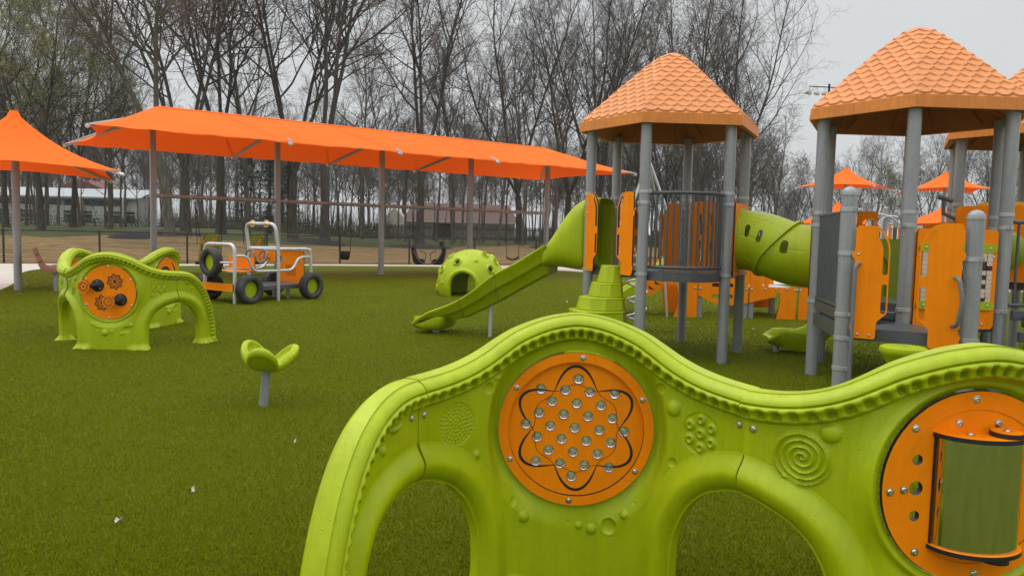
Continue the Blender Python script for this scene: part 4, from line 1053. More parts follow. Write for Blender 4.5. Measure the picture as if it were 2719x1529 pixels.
M['straw'] = surf_mat('straw_mulch', ((0.20, 0.125, 0.052), (0.40, 0.265, 0.12), (0.13, 0.088, 0.048)), (3.2, 0.55), bump=1.0, bscale=14, stretch=(0.45, 2.0, 1))
M['turf'] = surf_mat('artificial_turf', ((0.118, 0.142, 0.001), (0.158, 0.182, 0.002), (0.132, 0.165, 0.001)), (38, 0.30), rough=0.75, bump=1.0, bscale=75)
xs = np.concatenate([np.linspace(-230, -60, 18), np.linspace(-58, 58, 117), np.linspace(60, 260, 21)]); ys = np.concatenate([np.linspace(-25, 10, 8), np.linspace(11, 110, 100), np.linspace(115, 420, 32)])
X, Y = np.meshgrid(xs, ys, indexing='ij'); Z = terr(X, Y)-0.016
nx, ny = X.shape; q = (np.arange(nx-1)[:, None]*ny+np.arange(ny-1)[None, :]).ravel()
struct(link_mesh('ground', np.stack([X, Y, Z], -1).reshape(-1, 3), np.stack([q, q+ny, q+ny+1, q+1], -1), M['lawn'], None, 180))
# concrete path lies between the turf and the fence
TURF = [(-9.5, -6), (-9.3, 6), (-10.4, 14), (-12.3, 18.6), (-14.4, 22.0), (-15.1, 24.6), (-13.6, 27.2), (-10.5, 29.2), (-7.2, 31.0), (-2.6, 32.3), (1.8, 31.4), (5.2, 27.6), (9.0, 25.2), (16, 24), (40, 24), (40, -6)]
tb = smoothpath(TURF[:-2], 6); turf_poly = [(p[0], p[1]) for p in tb]+[(40, 24), (40, -6)]
b = MB(); fl = [(x, y-0.25) for x, y in FENCE[1:7]]
b.plate([(-34, -8), (42, -8), (42, 39)]+fl[::-1]+[(-34, 20)], 0.006, (), ((0, 0, -0.009), (1, 0, 0), (0, 1, 0), (0, 0, 1)))
struct(obj('path', b, M['concrete'], None, 20))
b = MB(); b.plate(turf_poly, 0.006, (), ((0, 0, -0.002), (1, 0, 0), (0, 1, 0), (0, 0, 1)))
struct(obj('turf', b, M['turf'], None, 20))
# straw between the fence and the lawn
sx = np.linspace(-58, 22, 161); sv = np.linspace(0, 1, 25); SX, SV = np.meshgrid(sx, sv, indexing='ij')
dep = 15+17*sstep(-14, 2, SX)+1.3*np.sin(SX*0.55)+0.8*np.sin(SX*1.7+1)
SY = np.interp(SX, _fx, _fy)-0.15+SV*dep; SZ = terr(SX, SY)+0.012
q = (np.arange(160)[:, None]*25+np.arange(24)[None, :]).ravel()
struct(link_mesh('straw_ground', np.stack([SX, SY, SZ], -1).reshape(-1, 3), np.stack([q, q+25, q+26, q+1], -1), M['straw'], None, 180))
# blades of the artificial turf, thick near the camera and thinning out with distance
rng = np.random.default_rng(7)
def blade_mat():
    m = bpy.data.materials.new('turf_blade'); m.use_nodes = True; nt = m.node_tree; b = nt.nodes['Principled BSDF']; N = nt.nodes.new; L = nt.links.new
    tc = N('ShaderNodeTexCoord'); n = N('ShaderNodeTexNoise'); n.inputs['Scale'].default_value = 130; n.inputs['Detail'].default_value = 2; L(tc.outputs['Object'], n.inputs['Vector'])
    n3 = N('ShaderNodeTexNoise'); n3.inputs['Scale'].default_value = 0.55; n3.inputs['Detail'].default_value = 4; L(tc.outputs['Object'], n3.inputs['Vector'])
    ad = N('ShaderNodeMath'); ad.operation = 'MULTIPLY_ADD'; ad.inputs[1].default_value = 0.35; L(n3.outputs['Fac'], ad.inputs[0]); L(n.outputs['Fac'], ad.inputs[2])
    r = N('ShaderNodeValToRGB'); r.color_ramp.elements[0].position = 0.48; r.color_ramp.elements[1].position = 0.86
    r.color_ramp.elements[0].color = (0.140, 0.178, 0.002, 1); r.color_ramp.elements[1].color = (0.245, 0.265, 0.006, 1); L(ad.outputs[0], r.inputs[0]); L(r.outputs[0], b.inputs['Base Color'])
    b.inputs['Roughness'].default_value = 0.7; b.inputs['Specular IOR Level'].default_value = 0.05
    return m
M['blade'] = blade_mat()
def blades(n, y0, y1):
    """random blades over the part of the ground the photo shows, ever wider spaced with distance"""
    y = y0*(y1/y0)**rng.random(n); x = rng.uniform(-0.74, 0.74, n)*(y+0.5)
    ok = x > np.interp(y, tb[:, 1], tb[:, 0])+0.05; x, y = x[ok], y[ok]; n = len(x)
    w0 = np.clip(0.00085*y, 0.0034, 0.017); h0 = np.interp(y, [3, 10, 30], [0.0175, 0.0165, 0.0135])
    a = rng.uniform(0, 2*PI, n); h = h0*rng.uniform(0.55, 1.15, n); le = rng.uniform(0.1, 0.6, n)*h; lb = rng.uniform(0, 2*PI, n); w_ = w0*rng.uniform(0.7, 1.3, n)
    bx, by = np.cos(a)*w_/2, np.sin(a)*w_/2
    mx_, my_ = x+np.cos(lb)*le*0.35, y+np.sin(lb)*le*0.35
    V = np.empty((n, 5, 3))
    V[:, 0] = np.stack([x-bx, y-by, np.full(n, -0.001)], 1); V[:, 1] = np.stack([x+bx, y+by, np.full(n, -0.001)], 1)
    V[:, 2] = np.stack([mx_+bx*0.8, my_+by*0.8, h*0.6], 1); V[:, 3] = np.stack([mx_-bx*0.8, my_-by*0.8, h*0.6], 1)
    V[:, 4] = np.stack([x+np.cos(lb)*le, y+np.sin(lb)*le, h], 1)
    return V
VV = [blades(1250000, 2.2, 33.0)]
V = np.concatenate(VV); n = len(V); i5 = np.arange(n)*5
me = bpy.data.meshes.new('turf_blades'); me.vertices.add(n*5); me.vertices.foreach_set('co', V.reshape(-1).astype(np.float32))
li = np.stack([i5, i5+1, i5+2, i5+3, i5+3, i5+2, i5+4], 1).ravel(); me.loops.add(n*7); me.loops.foreach_set('vertex_index', li.astype(np.int32))
ls = np.stack([np.arange(n)*7, np.arange(n)*7+4], 1).ravel(); me.polygons.add(n*2); me.polygons.foreach_set('loop_start', ls.astype(np.int32))
me.update(calc_edges=True); me.materials.append(M['blade'])
o = bpy.data.objects.new('turf_blades', me); COL.objects.link(o); tag(o, 'short bright green artificial turf covering the playground', 'turf', None, 'stuff')

# chain link fence: posts, top rail and woven wire
fr = thing('chain_link_fence', 'low black chain link fence in front of the straw', 'fence', (0, 0, 0))
P = np.array(FENCE[:7], float); seg = np.linalg.norm(np.diff(P, axis=0), axis=1); cum = np.concatenate([[0], np.cumsum(seg)])
def fpt(s): return np.interp(s, cum, P[:, 0]), np.interp(s, cum, P[:, 1])
FH = 1.20; sp_ = 3.05; npost = int(cum[-1]/sp_)
for k in range(npost):
    x, y = fpt(k*sp_+1.0); z = float(terr(x, y)); b = MB(); b.lathe([(0.036, -0.05), (0.036, FH+0.02), (0.026, FH+0.06), (0, FH+0.065)], 8, (x, y, z)); obj('post', b, M['fence'], fr, 60)
b = MB(); S = np.arange(0, cum[-1], 1.0); b.tube([(*fpt(s), FH) for s in S], 0.024, 6); b.tube([(*fpt(s), 0.06) for s in S], 0.006, 4); obj('top_rail', b, M['fence'], fr, 60)
V = []; F = []; n0 = 0; pitch = 0.085
S0 = np.arange(16, cum[-1]-8, pitch)
for sg in (1, -1):
    xa, ya = fpt(S0); xb, yb = fpt(S0+sg*FH*0.85); t = 0.0085
    A = np.stack([xa, ya, np.full_like(xa, 0.04)], 1); B_ = np.stack([xb, yb, np.full_like(xb, FH-0.02)], 1)
    off = np.array([[0, -t, 0.0], [0.0, t*0.5, t*0.9], [0.0, t*0.5, -t*0.9]]); nn = len(A)
    V.append(np.concatenate([A[:, None]+off, B_[:, None]+off], 1).reshape(-1, 3)); i6 = np.arange(nn)*6+n0
    F.append(np.concatenate([np.stack([i6+a, i6+b_, i6+b_+3, i6+a+3], 1) for a, b_ in ((0, 1), (1, 2), (2, 0))])); n0 += nn*6
link_mesh('woven_wire', np.concatenate(V), np.concatenate(F), M['fence'], fr, None)
# ------------------------------------------------------------------ buildings far behind
def bldg_part(name, root, boxes, m, bev=0):
    b = MB()
    for c, s in boxes: b.box(c, s)
    return obj(name, b, m, root, 20)
g = 1.25
sch = thing('school_building', 'low white building with window bands and red brick ends behind the left trees', 'building', (-58, 100, g), 0.06)
bldg_part('wall', sch, [((-8, 3, 1.9), (32, 6, 3.8))], M['white_wall'])
b = MB(); b.add([(-24, -0.6, 3.75), (8.4, -0.6, 3.75), (8.4, 6, 5.1), (-24, 6, 5.1), (-24, -0.6, 3.55), (8.4, -0.6, 3.55)], [(0, 1, 2, 3), (4, 5, 1, 0)]); obj('roof', b, M['metal_roof'], sch, 20)
b = MB(); b.add([(-7, 7, 4.9), (1, 7, 4.9), (-3, 7, 6.5), (-7, 14, 4.9), (1, 14, 4.9), (-3, 14, 6.5)], [(0, 1, 2), (0, 2, 5, 3), (1, 4, 5, 2)]); obj('gable', b, M['brick'], sch, 20)
bldg_part('brick_end', sch, [((-29, 2, 2.6), (10, 8, 5.2))], M['brick'])
for k in range(11):
    x = -22.3+2.75*k
    w_ = bldg_part('window', sch, [((x, -0.03, 3.0), (2.45, 0.08, 0.75))], M['glass'])
    if k % 2 == 0:
        w2_ = bldg_part('window', sch, [((x+0.6, -0.03, 1.15), (3.6, 0.08, 1.5))], M['glass'])
        bldg_part('frame', w2_, [((x+0.6, -0.09, 1.15), (0.10, 0.04, 1.5)), ((x+0.6, -0.09, 1.5), (3.6, 0.04, 0.08)), ((x+0.6, -0.09, 0.8), (3.6, 0.04, 0.08))], M['white_wall'])
for k in range(6): bldg_part('pillar', sch, [((-21.1+5.5*k, -0.5, 1.8), (0.45, 0.5, 3.6))], M['siding'])
g = 0.45
hs_ = thing('house', 'low tan house with a brown shingle roof behind the picket fence', 'house', (-7.5, 108, g), 0.08)
bldg_part('wall', hs_, [((0, 3.5, 1.4), (15.5, 7, 2.8))], M['siding'])
b = MB(); b.add([(-8.3, -0.7, 2.55), (8.3, -0.7, 2.45), (7.0, 3.5, 5.2), (-7.0, 3.5, 5.2), (-8.3, 7.7, 2.55), (8.3, 7.7, 2.55), (-8.3, -0.7, 2.38), (8.3, -0.7, 2.28)], [(0, 1, 2, 3), (4, 3, 2, 5), (0, 3, 4), (1, 5, 2)]); obj('roof', b, M['shingle'], hs_, 20)
b = MB(); b.box((0, -0.72, 2.46), (16.6, 0.06, 0.2)); obj('fascia', b, M['siding'], hs_, 20)
bldg_part('door', hs_, [((-2.6, -0.02, 1.1), (2.6, 0.06, 2.1))], M['picket'])
b = MB(); b.add([(-10.6, -2.4, 0), (-8.0, -2.4, 0), (-8.0, -2.4, 2.9), (-9.3, -2.4, 4.3), (-10.6, -2.4, 2.9), (-10.6, 6, 0), (-8.0, 6, 0), (-8.0, 6, 2.9), (-9.3, 6, 4.3), (-10.6, 6, 2.9)], [(0, 1, 2, 3, 4), (1, 6, 7, 2), (0, 4, 9, 5), (2, 7, 8, 3), (4, 3, 8, 9)]); obj('side_wing', b, M['siding'], hs_, 20)
pf = thing('picket_fence', 'weathered dark picket fence in front of the tan house', 'fence', (0, 0, 0))
b = MB()
for k in range(240):
    x = -20+0.165*k; y = 99+0.05*x; b.box((x, y, 0.45+0.92+0.05*math.sin(k*2.1)), (0.115, 0.03, 1.8), 0.05)
for z in (0.85, 1.9): b.box((0, 99.03, z), (40, 0.05, 0.10), 0.05)
obj('pickets', b, M['picket'], pf, 20)
# low dark mulch rings round the nearer trees
for x, y, r in ((-21.2, 45.5, 2.6), (-20.5, 40.6, 1.4), (-13.5, 50, 2.4), (-6.8, 55, 2.8), (7.6, 44, 3.2), (3.5, 62, 2.6)):
    z = float(terr(x, y)); b = MB(); b.lathe([(r, -0.12), (r*0.8, 0.10), (r*0.4, 0.24), (0, 0.30)], 20, (x, y, z)); struct(obj('mulch_bed', b, M['mulch_dark'], None, 60))
# picnic table, hydrant
pt = thing('picnic_table', 'dark green picnic table on the raised lawn', 'picnic table', (-40.5, 78, float(terr(-40.5, 78))), 0.15)
for nm, c, s in (('tabletop', (0, 0, 0.74), (3.2, 0.76, 0.07)), ('bench_seat', (0, -0.72, 0.43), (3.4, 0.3, 0.06)), ('bench_seat', (0, 0.72, 0.43), (3.4, 0.3, 0.06))):
    b = MB(); b.box(c, s); obj(nm, b, M['table'], pt, 20)
for x in (-1.1, 0, 1.1):
    for sx in (-1, 1): b = MB(); b.tube([(x+0.12, sx*0.72, 0.0), (x, sx*0.25, 0.72)], 0.045, 6); b.tube([(x, sx*0.72, 0.4), (x, sx*0.3, 0.40)], 0.035, 6); obj('leg', b, M['table'], pt, 60)
pt2 = dup(pt, (-43.5, 76, float(terr(-43.5, 76))), 0.4, 'second dark picnic table left of the first one'); pt['group'] = pt2['group'] = 'picnic tables'
x, y = -51.0, 76.0; hy = thing('fire_hydrant', 'small yellow fire hydrant on the lawn at far left', 'fire hydrant', (x, y, float(terr(x, y))))
b = MB(); b.lathe([(0.20, 0), (0.20, 0.06), (0.14, 0.08), (0.14, 0.60), (0.20, 0.62), (0.20, 0.68), (0.15, 0.80), (0.06, 0.95), (0.05, 1.02), (0, 1.03)], 14, (0, 0, 0)); obj('barrel', b, M['hydrant'], hy, 40)
b = MB(); b.cyl((-0.27, 0, 0.5), (0.27, 0, 0.5), 0.08, 10); b.cyl((0, -0.25, 0.45), (0, 0, 0.45), 0.10, 10); obj('outlet', b, M['hydrant'], hy, 40)
# ------------------------------------------------------------------ slide on the near tower
def loft(rings, closed=True, caps=False):
    n = len(rings[0]); V = np.concatenate(rings); F = []
    for i in range(len(rings)-1):
        for k in range(n if closed else n-1): F.append((i*n+k, i*n+(k+1) % n, (i+1)*n+(k+1) % n, (i+1)*n+k))
    if caps: F += [tuple(range(n))[::-1], tuple((len(rings)-1)*n+k for k in range(n))]
    return V, F
SB = Vector((1.20, 10.14, 0)); SD = Vector((-0.925, 0.38, 0)).normalized(); SP = Vector((-SD.y, SD.x, 0))   # SP points away from the camera side
slide = thing('closed_slide', 'lime green slide with a bulging hood leaving the near tower', 'slide', tuple(SB))
def chute_ring(t, zb, zt, hw, th=0.022, n=14):
    """open trough: outer wall up, rolled lip, inner floor"""
    h = zt-zb; fl = zb+0.075+0.35*max(0, h-0.22)
    prof_o = [(-hw-0.032, zt-0.012), (-hw-0.028, zt-0.045), (-hw-0.004, zt-0.065), (-hw+0.016, zt-0.52*h), (-hw+0.030, zt-0.58*h), (-hw+0.055, zt-0.60*h), (-hw+0.075, zt-0.66*h), (-hw+0.14, zb), (hw-0.14, zb), (hw-0.075, zt-0.66*h), (hw-0.055, zt-0.60*h), (hw-0.030, zt-0.58*h), (hw-0.016, zt-0.52*h), (hw+0.004, zt-0.065), (hw+0.028, zt-0.045), (hw+0.032, zt-0.012), (hw+0.018, zt), (hw-0.006, zt-0.002), (hw-0.02, zt-0.03),
              (hw-0.045, fl+0.05), (hw-0.11, fl+0.01), (0, fl), (-hw+0.11, fl+0.01), (-hw+0.045, fl+0.05), (-hw+0.02, zt-0.03), (-hw+0.006, zt-0.002), (-hw-0.018, zt)]
    c = SD*t
    return np.array([(c.x+SP.x*a, c.y+SP.y*a, z) for a, z in prof_o])
def interp_path(T, *cols):
    K = np.array(cols)
    return lambda t: [float(np.interp(t, T, k)) for k in K]
kz = smoothpath([(0.70, 0.97, 1.36, 0.295), (1.10, 0.745, 1.11, 0.285), (1.45, 0.545, 0.925, 0.275), (1.75, 0.385, 0.70, 0.270), (1.98, 0.275, 0.55, 0.270), (2.18, 0.21, 0.45, 0.275), (2.35, 0.175, 0.385, 0.285), (2.50, 0.155, 0.32, 0.295), (2.64, 0.14, 0.235, 0.290), (2.74, 0.13, 0.17, 0.27)], 5)
V, F = loft([chute_ring(t, zb, max(zt, zb+0.028), hw) for t, zb, zt, hw in kz], True, True)
obj('chute', MB().add(V, F), M['lime'], slide, 50)
for i0, nm in ((0, 'a'), (10, 'b'), (20, 'c')):         # bolted joints between the pieces
    t, zb, zt, hw = kz[i0]; r0 = chute_ring(t, zb, zt, hw); cen = r0.mean(0); V = []
    for dt, s in ((-0.012, 1.0), (-0.012, 1.06), (0.012, 1.06), (0.012, 1.0)):
        q = r0[:16].copy(); q = (q-cen)*[s, s, s]+cen; q[:, 0] += SD.x*dt; q[:, 1] += SD.y*dt; q[:, 2] += -0.5*dt; V.append(q)
    V, F = loft(V, False); obj('joint_flange', MB().add(V, F), M['lime_dull'], slide, 40)
tz_ = kz[-6:]
b = MB()                                                 # thick rounded foot under the run out
R = []
for t, zb, zt, hw in ((2.26, 0.215, 0, 0.24), (2.30, 0.12, 0, 0.265), (2.36, 0.072, 0, 0.28), (2.60, 0.068, 0, 0.285), (2.72, 0.085, 0, 0.27), (2.775, 0.12, 0, 0.23)):
    zt = 0.29 if t < 2.5 else (0.19 if t < 2.7 else 0.16); c = SD*t
    R.append(np.array([(c.x+SP.x*a, c.y+SP.y*a, z) for a, z in [(-hw, zt-0.02), (-hw-0.012, (zb+zt)/2), (-hw+0.03, zb), (hw-0.03, zb), (hw+0.012, (zb+zt)/2), (hw, zt-0.02), (hw-0.03, zt-0.03), (-hw+0.03, zt-0.03)]]))
V, F = loft(R, True, True); b.add(V, F); obj('run_out_foot', b, M['lime'], slide, 60)
b = MB(); c = SD*2.50; b.lathe([(0.05, 0), (0.05, 0.07)], 14, (c.x, c.y, 0)); obj('foot_post', b, M['galv'], slide, 50)
c = SD*1.62; b = MB(); q = c-SP*0.0; b.tube([(q.x, q.y, -0.02), (q.x, q.y, 0.50)], 0.030, 12); b.tube(fillet([(q.x-SP.x*0.2, q.y-SP.y*0.2, 0.60), (q.x-SP.x*0.1, q.y-SP.y*0.1, 0.53), (q.x, q.y, 0.48), (q.x+SP.x*0.1, q.y+SP.y*0.1, 0.53), (q.x+SP.x*0.2, q.y+SP.y*0.2, 0.60)], 0.05), 0.02, 8)
obj('support_post', b, M['galv'], slide, 50)
R = []                                                   # hood: from the box at the tower down to the chute
for t, zb, zt, hw, ex in ((-0.05, 1.045, 1.99, 0.43, 5), (0.13, 1.045, 1.99, 0.43, 5), (0.15, 1.03, 1.975, 0.445, 4.5), (0.22, 1.02, 1.955, 0.45, 3.6), (0.32, 1.025, 1.90, 0.445, 3.0), (0.42, 1.035, 1.80, 0.42, 2.7), (0.52, 1.045, 1.665, 0.39, 2.5), (0.60, 1.05, 1.535, 0.36, 2.6), (0.68, 1.055, 1.41, 0.33, 3.0), (0.745, 1.04, 1.30, 0.305, 3.6)):
    c = SD*t; zc_, hh_ = (zb+zt)/2, (zt-zb)/2; P = []
    for k in range(40):
        a = 2*PI*k/40; ca, sa = math.cos(a), math.sin(a); P.append((c.x+SP.x*hw*math.copysign(abs(ca)**(2/ex), ca), c.y+SP.y*hw*math.copysign(abs(ca)**(2/ex), ca), zc_+hh_*math.copysign(abs(sa)**(2/ex), sa)))
    R.append(np.array(P))
R = [R[0]]+[a*(1-k)+b_*k for a, b_ in zip(R[:-1], R[1:]) for k in (0.34, 0.67, 1.0)]
V, F = loft(R); obj('hood', MB().add(V, F), M['lime'], slide, 60)
sol = bpy.data.objects[[o.name for o in slide.children if o.name.startswith('hood')][0]].modifiers.new('thickness', 'SOLIDIFY'); sol.thickness = 0.012

# stepped climber in front of the tower opening
cl_ = Vector((1.235, 9.255, 0)); st = thing('stepped_climber', 'lime green stepped pod climber under the tower opening', 'climber', (cl_.x, cl_.y, 0), math.radians(-56.76+0))
def prism(b, w0, w1, d0, d1, z0, z1, yb=0.0):
    def ring(w_, d_, z): return [(-w_*0.62, yb, z), (-w_, yb-d_*0.35, z), (-w_*0.72, yb-d_*0.86, z), (-w_*0.22, yb-d_, z), (w_*0.40, yb-d_*0.98, z), (w_*0.86, yb-d_*0.72, z), (w_, yb-d_*0.28, z), (w_*0.62, yb, z)]
    V, F = loft([np.array(ring(w0, d0, z0)), np.array(ring(w1, d1, z1))], True, True); b.add(V, F)
for w0, w1, d0, d1, z0, z1, yb in ((0.37, 0.335, 0.66, 0.62, 0, 0.590, 0.06), (0.30, 0.275, 0.52, 0.48, 0.595, 0.745, 0.06), (0.225, 0.195, 0.36, 0.32, 0.750, 0.915, 0.06), (0.170, 0.135, 0.24, 0.19, 0.920, 1.125, 0.06)):
    b = MB(); prism(b, w0, w1, d0, d1, z0, z1, yb); prism(b, w1+0.008, w1+0.004, d1+0.008, d1+0.004, z1-0.022, z1+0.003, yb+0.003); obj('step', b, M['lime'], st, 20, 0.008)
st.rotation_euler = (0, 0, math.radians(-56.76))
# corkscrew climber and a thin tripod frame beyond it
sx_ = Vector((1.99, 11.95, 0)); ck = thing('corkscrew_climber', 'white spiral corkscrew climber behind the near tower', 'climber', tuple(sx_))
a = np.linspace(0, 2*PI*3.6, 120); b = MB(); b.tube(np.stack([0.15*np.cos(a), 0.15*np.sin(a), 0.08+a/(2*PI)*0.272], 1), 0.019, 8); obj('spiral', b, M['galv'], ck, 60)
b = MB(); b.tube([(0, 0, 0), (0, 0, 2.0)], 0.03, 12); b.tube(fillet([(0, 0, 1.85), (0, -0.5, 1.95), (0, -1.0, 1.5)], 0.3), 0.02, 8); obj('pole', b, M['galv'], ck, 60)
tp = thing('tripod_frame', 'thin grey pipe frame peaking behind the middle tower', 'climbing frame', (2.25, 12.9, 0))
b = MB(); b.tube(fillet([(-0.58, -0.2, 0), (-0.40, -0.1, 1.55), (0.03, 0, 2.78), (0.50, 0, 1.60), (0.72, 0.1, 0.0)], 0.06), 0.022, 10); obj('side_frame', b, M['galv'], tp, 60)
b = MB(); b.tube(fillet([(-0.45, 1.1, 0), (-0.30, 1.0, 1.5), (0.03, 0.06, 2.78), (0.50, 1.0, 1.5), (0.66, 1.1, 0.0)], 0.06), 0.022, 10); obj('side_frame', b, M['galv'], tp, 60)

# small slide tongue leaving the second tower on its far side
tg = thing('short_slide', 'short lime green slide tongue curling out behind the second tower', 'slide', (3.42, 9.98, 0))
R = []
for x, zb, zt, hw in ((-0.02, 0.135, 0.20, 0.20), (0.03, 0.115, 0.235, 0.225), (0.12, 0.095, 0.295, 0.235), (0.25, 0.055, 0.30, 0.235), (0.40, 0.035, 0.29, 0.23), (0.52, 0.05, 0.33, 0.23), (0.64, 0.12, 0.43, 0.23), (0.76, 0.25, 0.56, 0.23), (0.90, 0.42, 0.72, 0.23), (1.05, 0.58, 0.88, 0.24)):
    R.append(np.array([(x-0.35*0.0, y, z) for y, z in [(-hw, zt), (-hw-0.02, zt-0.03), (-hw+0.01, (zt+zb)/2), (-hw+0.07, zb), (hw-0.07, zb), (hw-0.01, (zt+zb)/2), (hw+0.02, zt-0.03), (hw, zt), (hw-0.03, zt-0.015), (hw-0.06, zb+0.06+0.2*(zt-zb)), (-hw+0.06, zb+0.06+0.2*(zt-zb)), (-hw+0.03, zt-0.015)]]))
R = [np.array([sum(R[min(max(i+k, 0), len(R)-1)]*w_ for k, w_ in ((0, 1-f_), (1, f_)))][0]) for i in range(len(R)-1) for f_ in (0, 0.33, 0.66)]+[R[-1]]
V, F = loft(R, True, True); obj('chute', MB().add(V, F), M['lime'], tg, 60); tg.rotation_euler = (0, 0, -0.12)
b = MB(); b.lathe([(0.04, 0), (0.04, 0.12)], 12, (0.12, 0, 0)); obj('foot_post', b, M['galv'], tg, 50)
# stepping pod
pd = thing('stepping_pod', 'round lime green stepping pod with a knobbly top before the landing', 'stepping pod', (3.27, 6.22, 0))
b = MB(); b.lathe([(0.06, 0.30), (0.09, 0.44), (0.165, 0.555), (0.180, 0.575), (0.184, 0.60), (0.178, 0.622), (0.168, 0.626), (0.0, 0.626)], 40, (0, 0, 0)); cap = obj('pod_top', b, M['lime'], pd, 40)
b = MB()
for k in range(1, 7):
    for i in range(6*k):
        a = 2*PI*i/(6*k); b.lathe([(0.009, 0.625), (0.006, 0.632), (0, 0.633)], 6, (0.025*k*math.cos(a), 0.025*k*math.sin(a), 0))
obj('grip_studs', b, M['lime'], cap, 60)
b = MB(); b.lathe([(0.05, 0), (0.05, 0.42)], 16, (0, 0, 0)); obj('post', b, M['post'], pd, 50)

# ------------------------------------------------------------------ dome with holes
dm = thing('play_dome', 'lime green climbing dome with ringed holes and an arched doorway', 'play dome', (-0.98, 18.05, 0), math.radians(-2))
DR, DC = 0.815, 0.275
holes = []; rg = random.Random(5)
def dirv(az, el): return np.array([math.sin(math.radians(az))*math.cos(math.radians(el)), -math.cos(math.radians(az))*math.cos(math.radians(el)), math.sin(math.radians(el))])
HOL = [(-62, 24, .055), (-27, 40, .058), (-66, 52, .052), (49, 58, .058), (42, 27, .060), (68, 41, .055), (-95, 20, .05), (90, 22, .05), (105, 50, .05), (-110, 50, .05), (150, 35, .06), (-150, 35, .06), (180, 55, .05), (120, 10, .05), (-130, 8, .05), (-78, -8, .055)]
BMP = [(14, 44, .060), (-52, 2, .045), (-46, 18, .028), (-15, 62, .03), (44, 14, .03), (70, 10, .03), (55, 62, .035), (-75, 42, .035), (-85, 2, .03), (75, 28, .025), (62, -4, .04), (-28, 74, .025)]
us = np.linspace(-PI, PI, 300); vs = np.linspace(math.asin(-DC/DR)+0.001, PI/2-0.02, 110)
def sph(u, v, r): return np.stack([np.sin(u)*np.cos(v)*r, -np.cos(u)*np.cos(v)*r, DC+np.sin(v)*r], -1)
DOOR = [(-10, 0.30, 0.56), (170, 0.30, 0.56)]
def door_d(P, az, hw, h):
    a = math.radians(az); lx = P[..., 0]*math.cos(a)+P[..., 1]*math.sin(a); ly = P[..., 0]*math.sin(a)-P[..., 1]*math.cos(a)
    q = np.hypot(lx, np.maximum(P[..., 2]-(h-hw), 0))-hw
    return np.where(ly > 0, q, 1.0)
def df(u, v):
    P = sph(u, v, DR); d = np.full(u.shape, -1.0)
    for az, el, r in HOL: d = np.maximum(d, r-np.linalg.norm(P-np.array([0, 0, DC])-dirv(az, el)*DR, axis=-1))
    for az, hw, h in DOOR: d = np.maximum(d, -door_d(P, az, hw, h))
    return d
u, v, Q, edge = sdf_mesh(us, vs, df)
P = sph(u, v, DR); dd = np.zeros_like(u)
for az, el, r in HOL: q = np.linalg.norm(P-np.array([0, 0, DC])-dirv(az, el)*DR, axis=-1); dd += 0.042*np.exp(-((q-r-0.026)/0.021)**2)
for az, hw, h in DOOR: q = door_d(P, az, hw, h); dd = np.maximum(dd, 0.042*np.exp(-((q-0.045)/0.040)**4))
for az, el, r in BMP: q = np.linalg.norm(P-np.array([0, 0, DC])-dirv(az, el)*DR, axis=-1)/r; dd += r*0.55*np.sqrt(np.clip(1-q*q, 0, 1))
V, F = two_sided(sph(u, v, DR+dd), sph(u, v, np.full(u.shape, DR-0.022)), Q); obj_d = link_mesh('shell', V, F, M['lime'], dm, 50)
b = MB(); b.lathe([(0.02*DR, DC+DR*0.999), (0, DC+DR)], 12, (0, 0, 0)); obj('cap', b, M['lime'], dm, 60)

# ------------------------------------------------------------------ three petal spinner seat
sp_ = thing('spinner_seat', 'small lime green cup seat with three petals on a leaning grey post', 'spinner seat', (-2.06, 6.22, 0), math.radians(8))
sp_.rotation_euler = (0, math.radians(4.5), math.radians(2))
us = np.linspace(-0.33, 0.33, 101); vs = np.linspace(-0.33, 0.33, 101)
def pf_(u, v):
    ds = [np.hypot(u-0.140*math.cos(a), v-0.140*math.sin(a))-0.132 for a in (-PI/2, PI/6, 5*PI/6)]+[np.hypot(u, v)-0.105]
    k = 60.0; return -np.log(sum(np.exp(-k*d) for d in ds))/k
u, v, Q, edge = sdf_mesh(us, vs, pf_)
r = np.hypot(u, v); e = np.clip(-pf_(u, v), 0, 1)
zb = 0.315+2.3*r**2+0.6*np.clip(r-0.12, 0, 1)**1.5
rim = 0.024*np.exp(-((e-0.018)/0.018)**2)
nrm = np.stack([-4.7*u, -4.7*v, np.ones_like(u)], -1); nrm /= np.linalg.norm(nrm, axis=-1)[:, None]
C = np.stack([u*(1-0.35*r), v*(1-0.35*r), zb], -1); prf = np.sqrt(np.clip(1-(1-np.clip(e/0.022, 0, 1))**2, 0, 1))
T_ = C+nrm*(0.020*prf+rim*prf)[:, None]; Bt = C-nrm*(0.022*prf+0.010*np.exp(-((e-0.02)/0.02)**2)*prf)[:, None]
V, F = two_sided(T_, Bt, Q); link_mesh('seat', V, F, M['lime'], sp_, 70)
b = MB(); b.lathe([(0.0375, -0.06), (0.0375, 0.155)], 22, (0, 0, 0)); b.lathe([(0.034, 0.155), (0.034, 0.163)], 22, (0, 0, 0)); b.lathe([(0.0395, 0.160), (0.0395, 0.166), (0.0365, 0.168), (0.0365, 0.33)], 22, (0, 0, 0)); obj('post', b, M['post'], sp_, 50)

# ------------------------------------------------------------------ toy truck
ta = math.radians(57); TRK = Vector((-5.36, 14.5, 0)); tk = thing('play_truck', 'open play truck with tyre wheels and orange boards', 'play truck', tuple(TRK), ta)
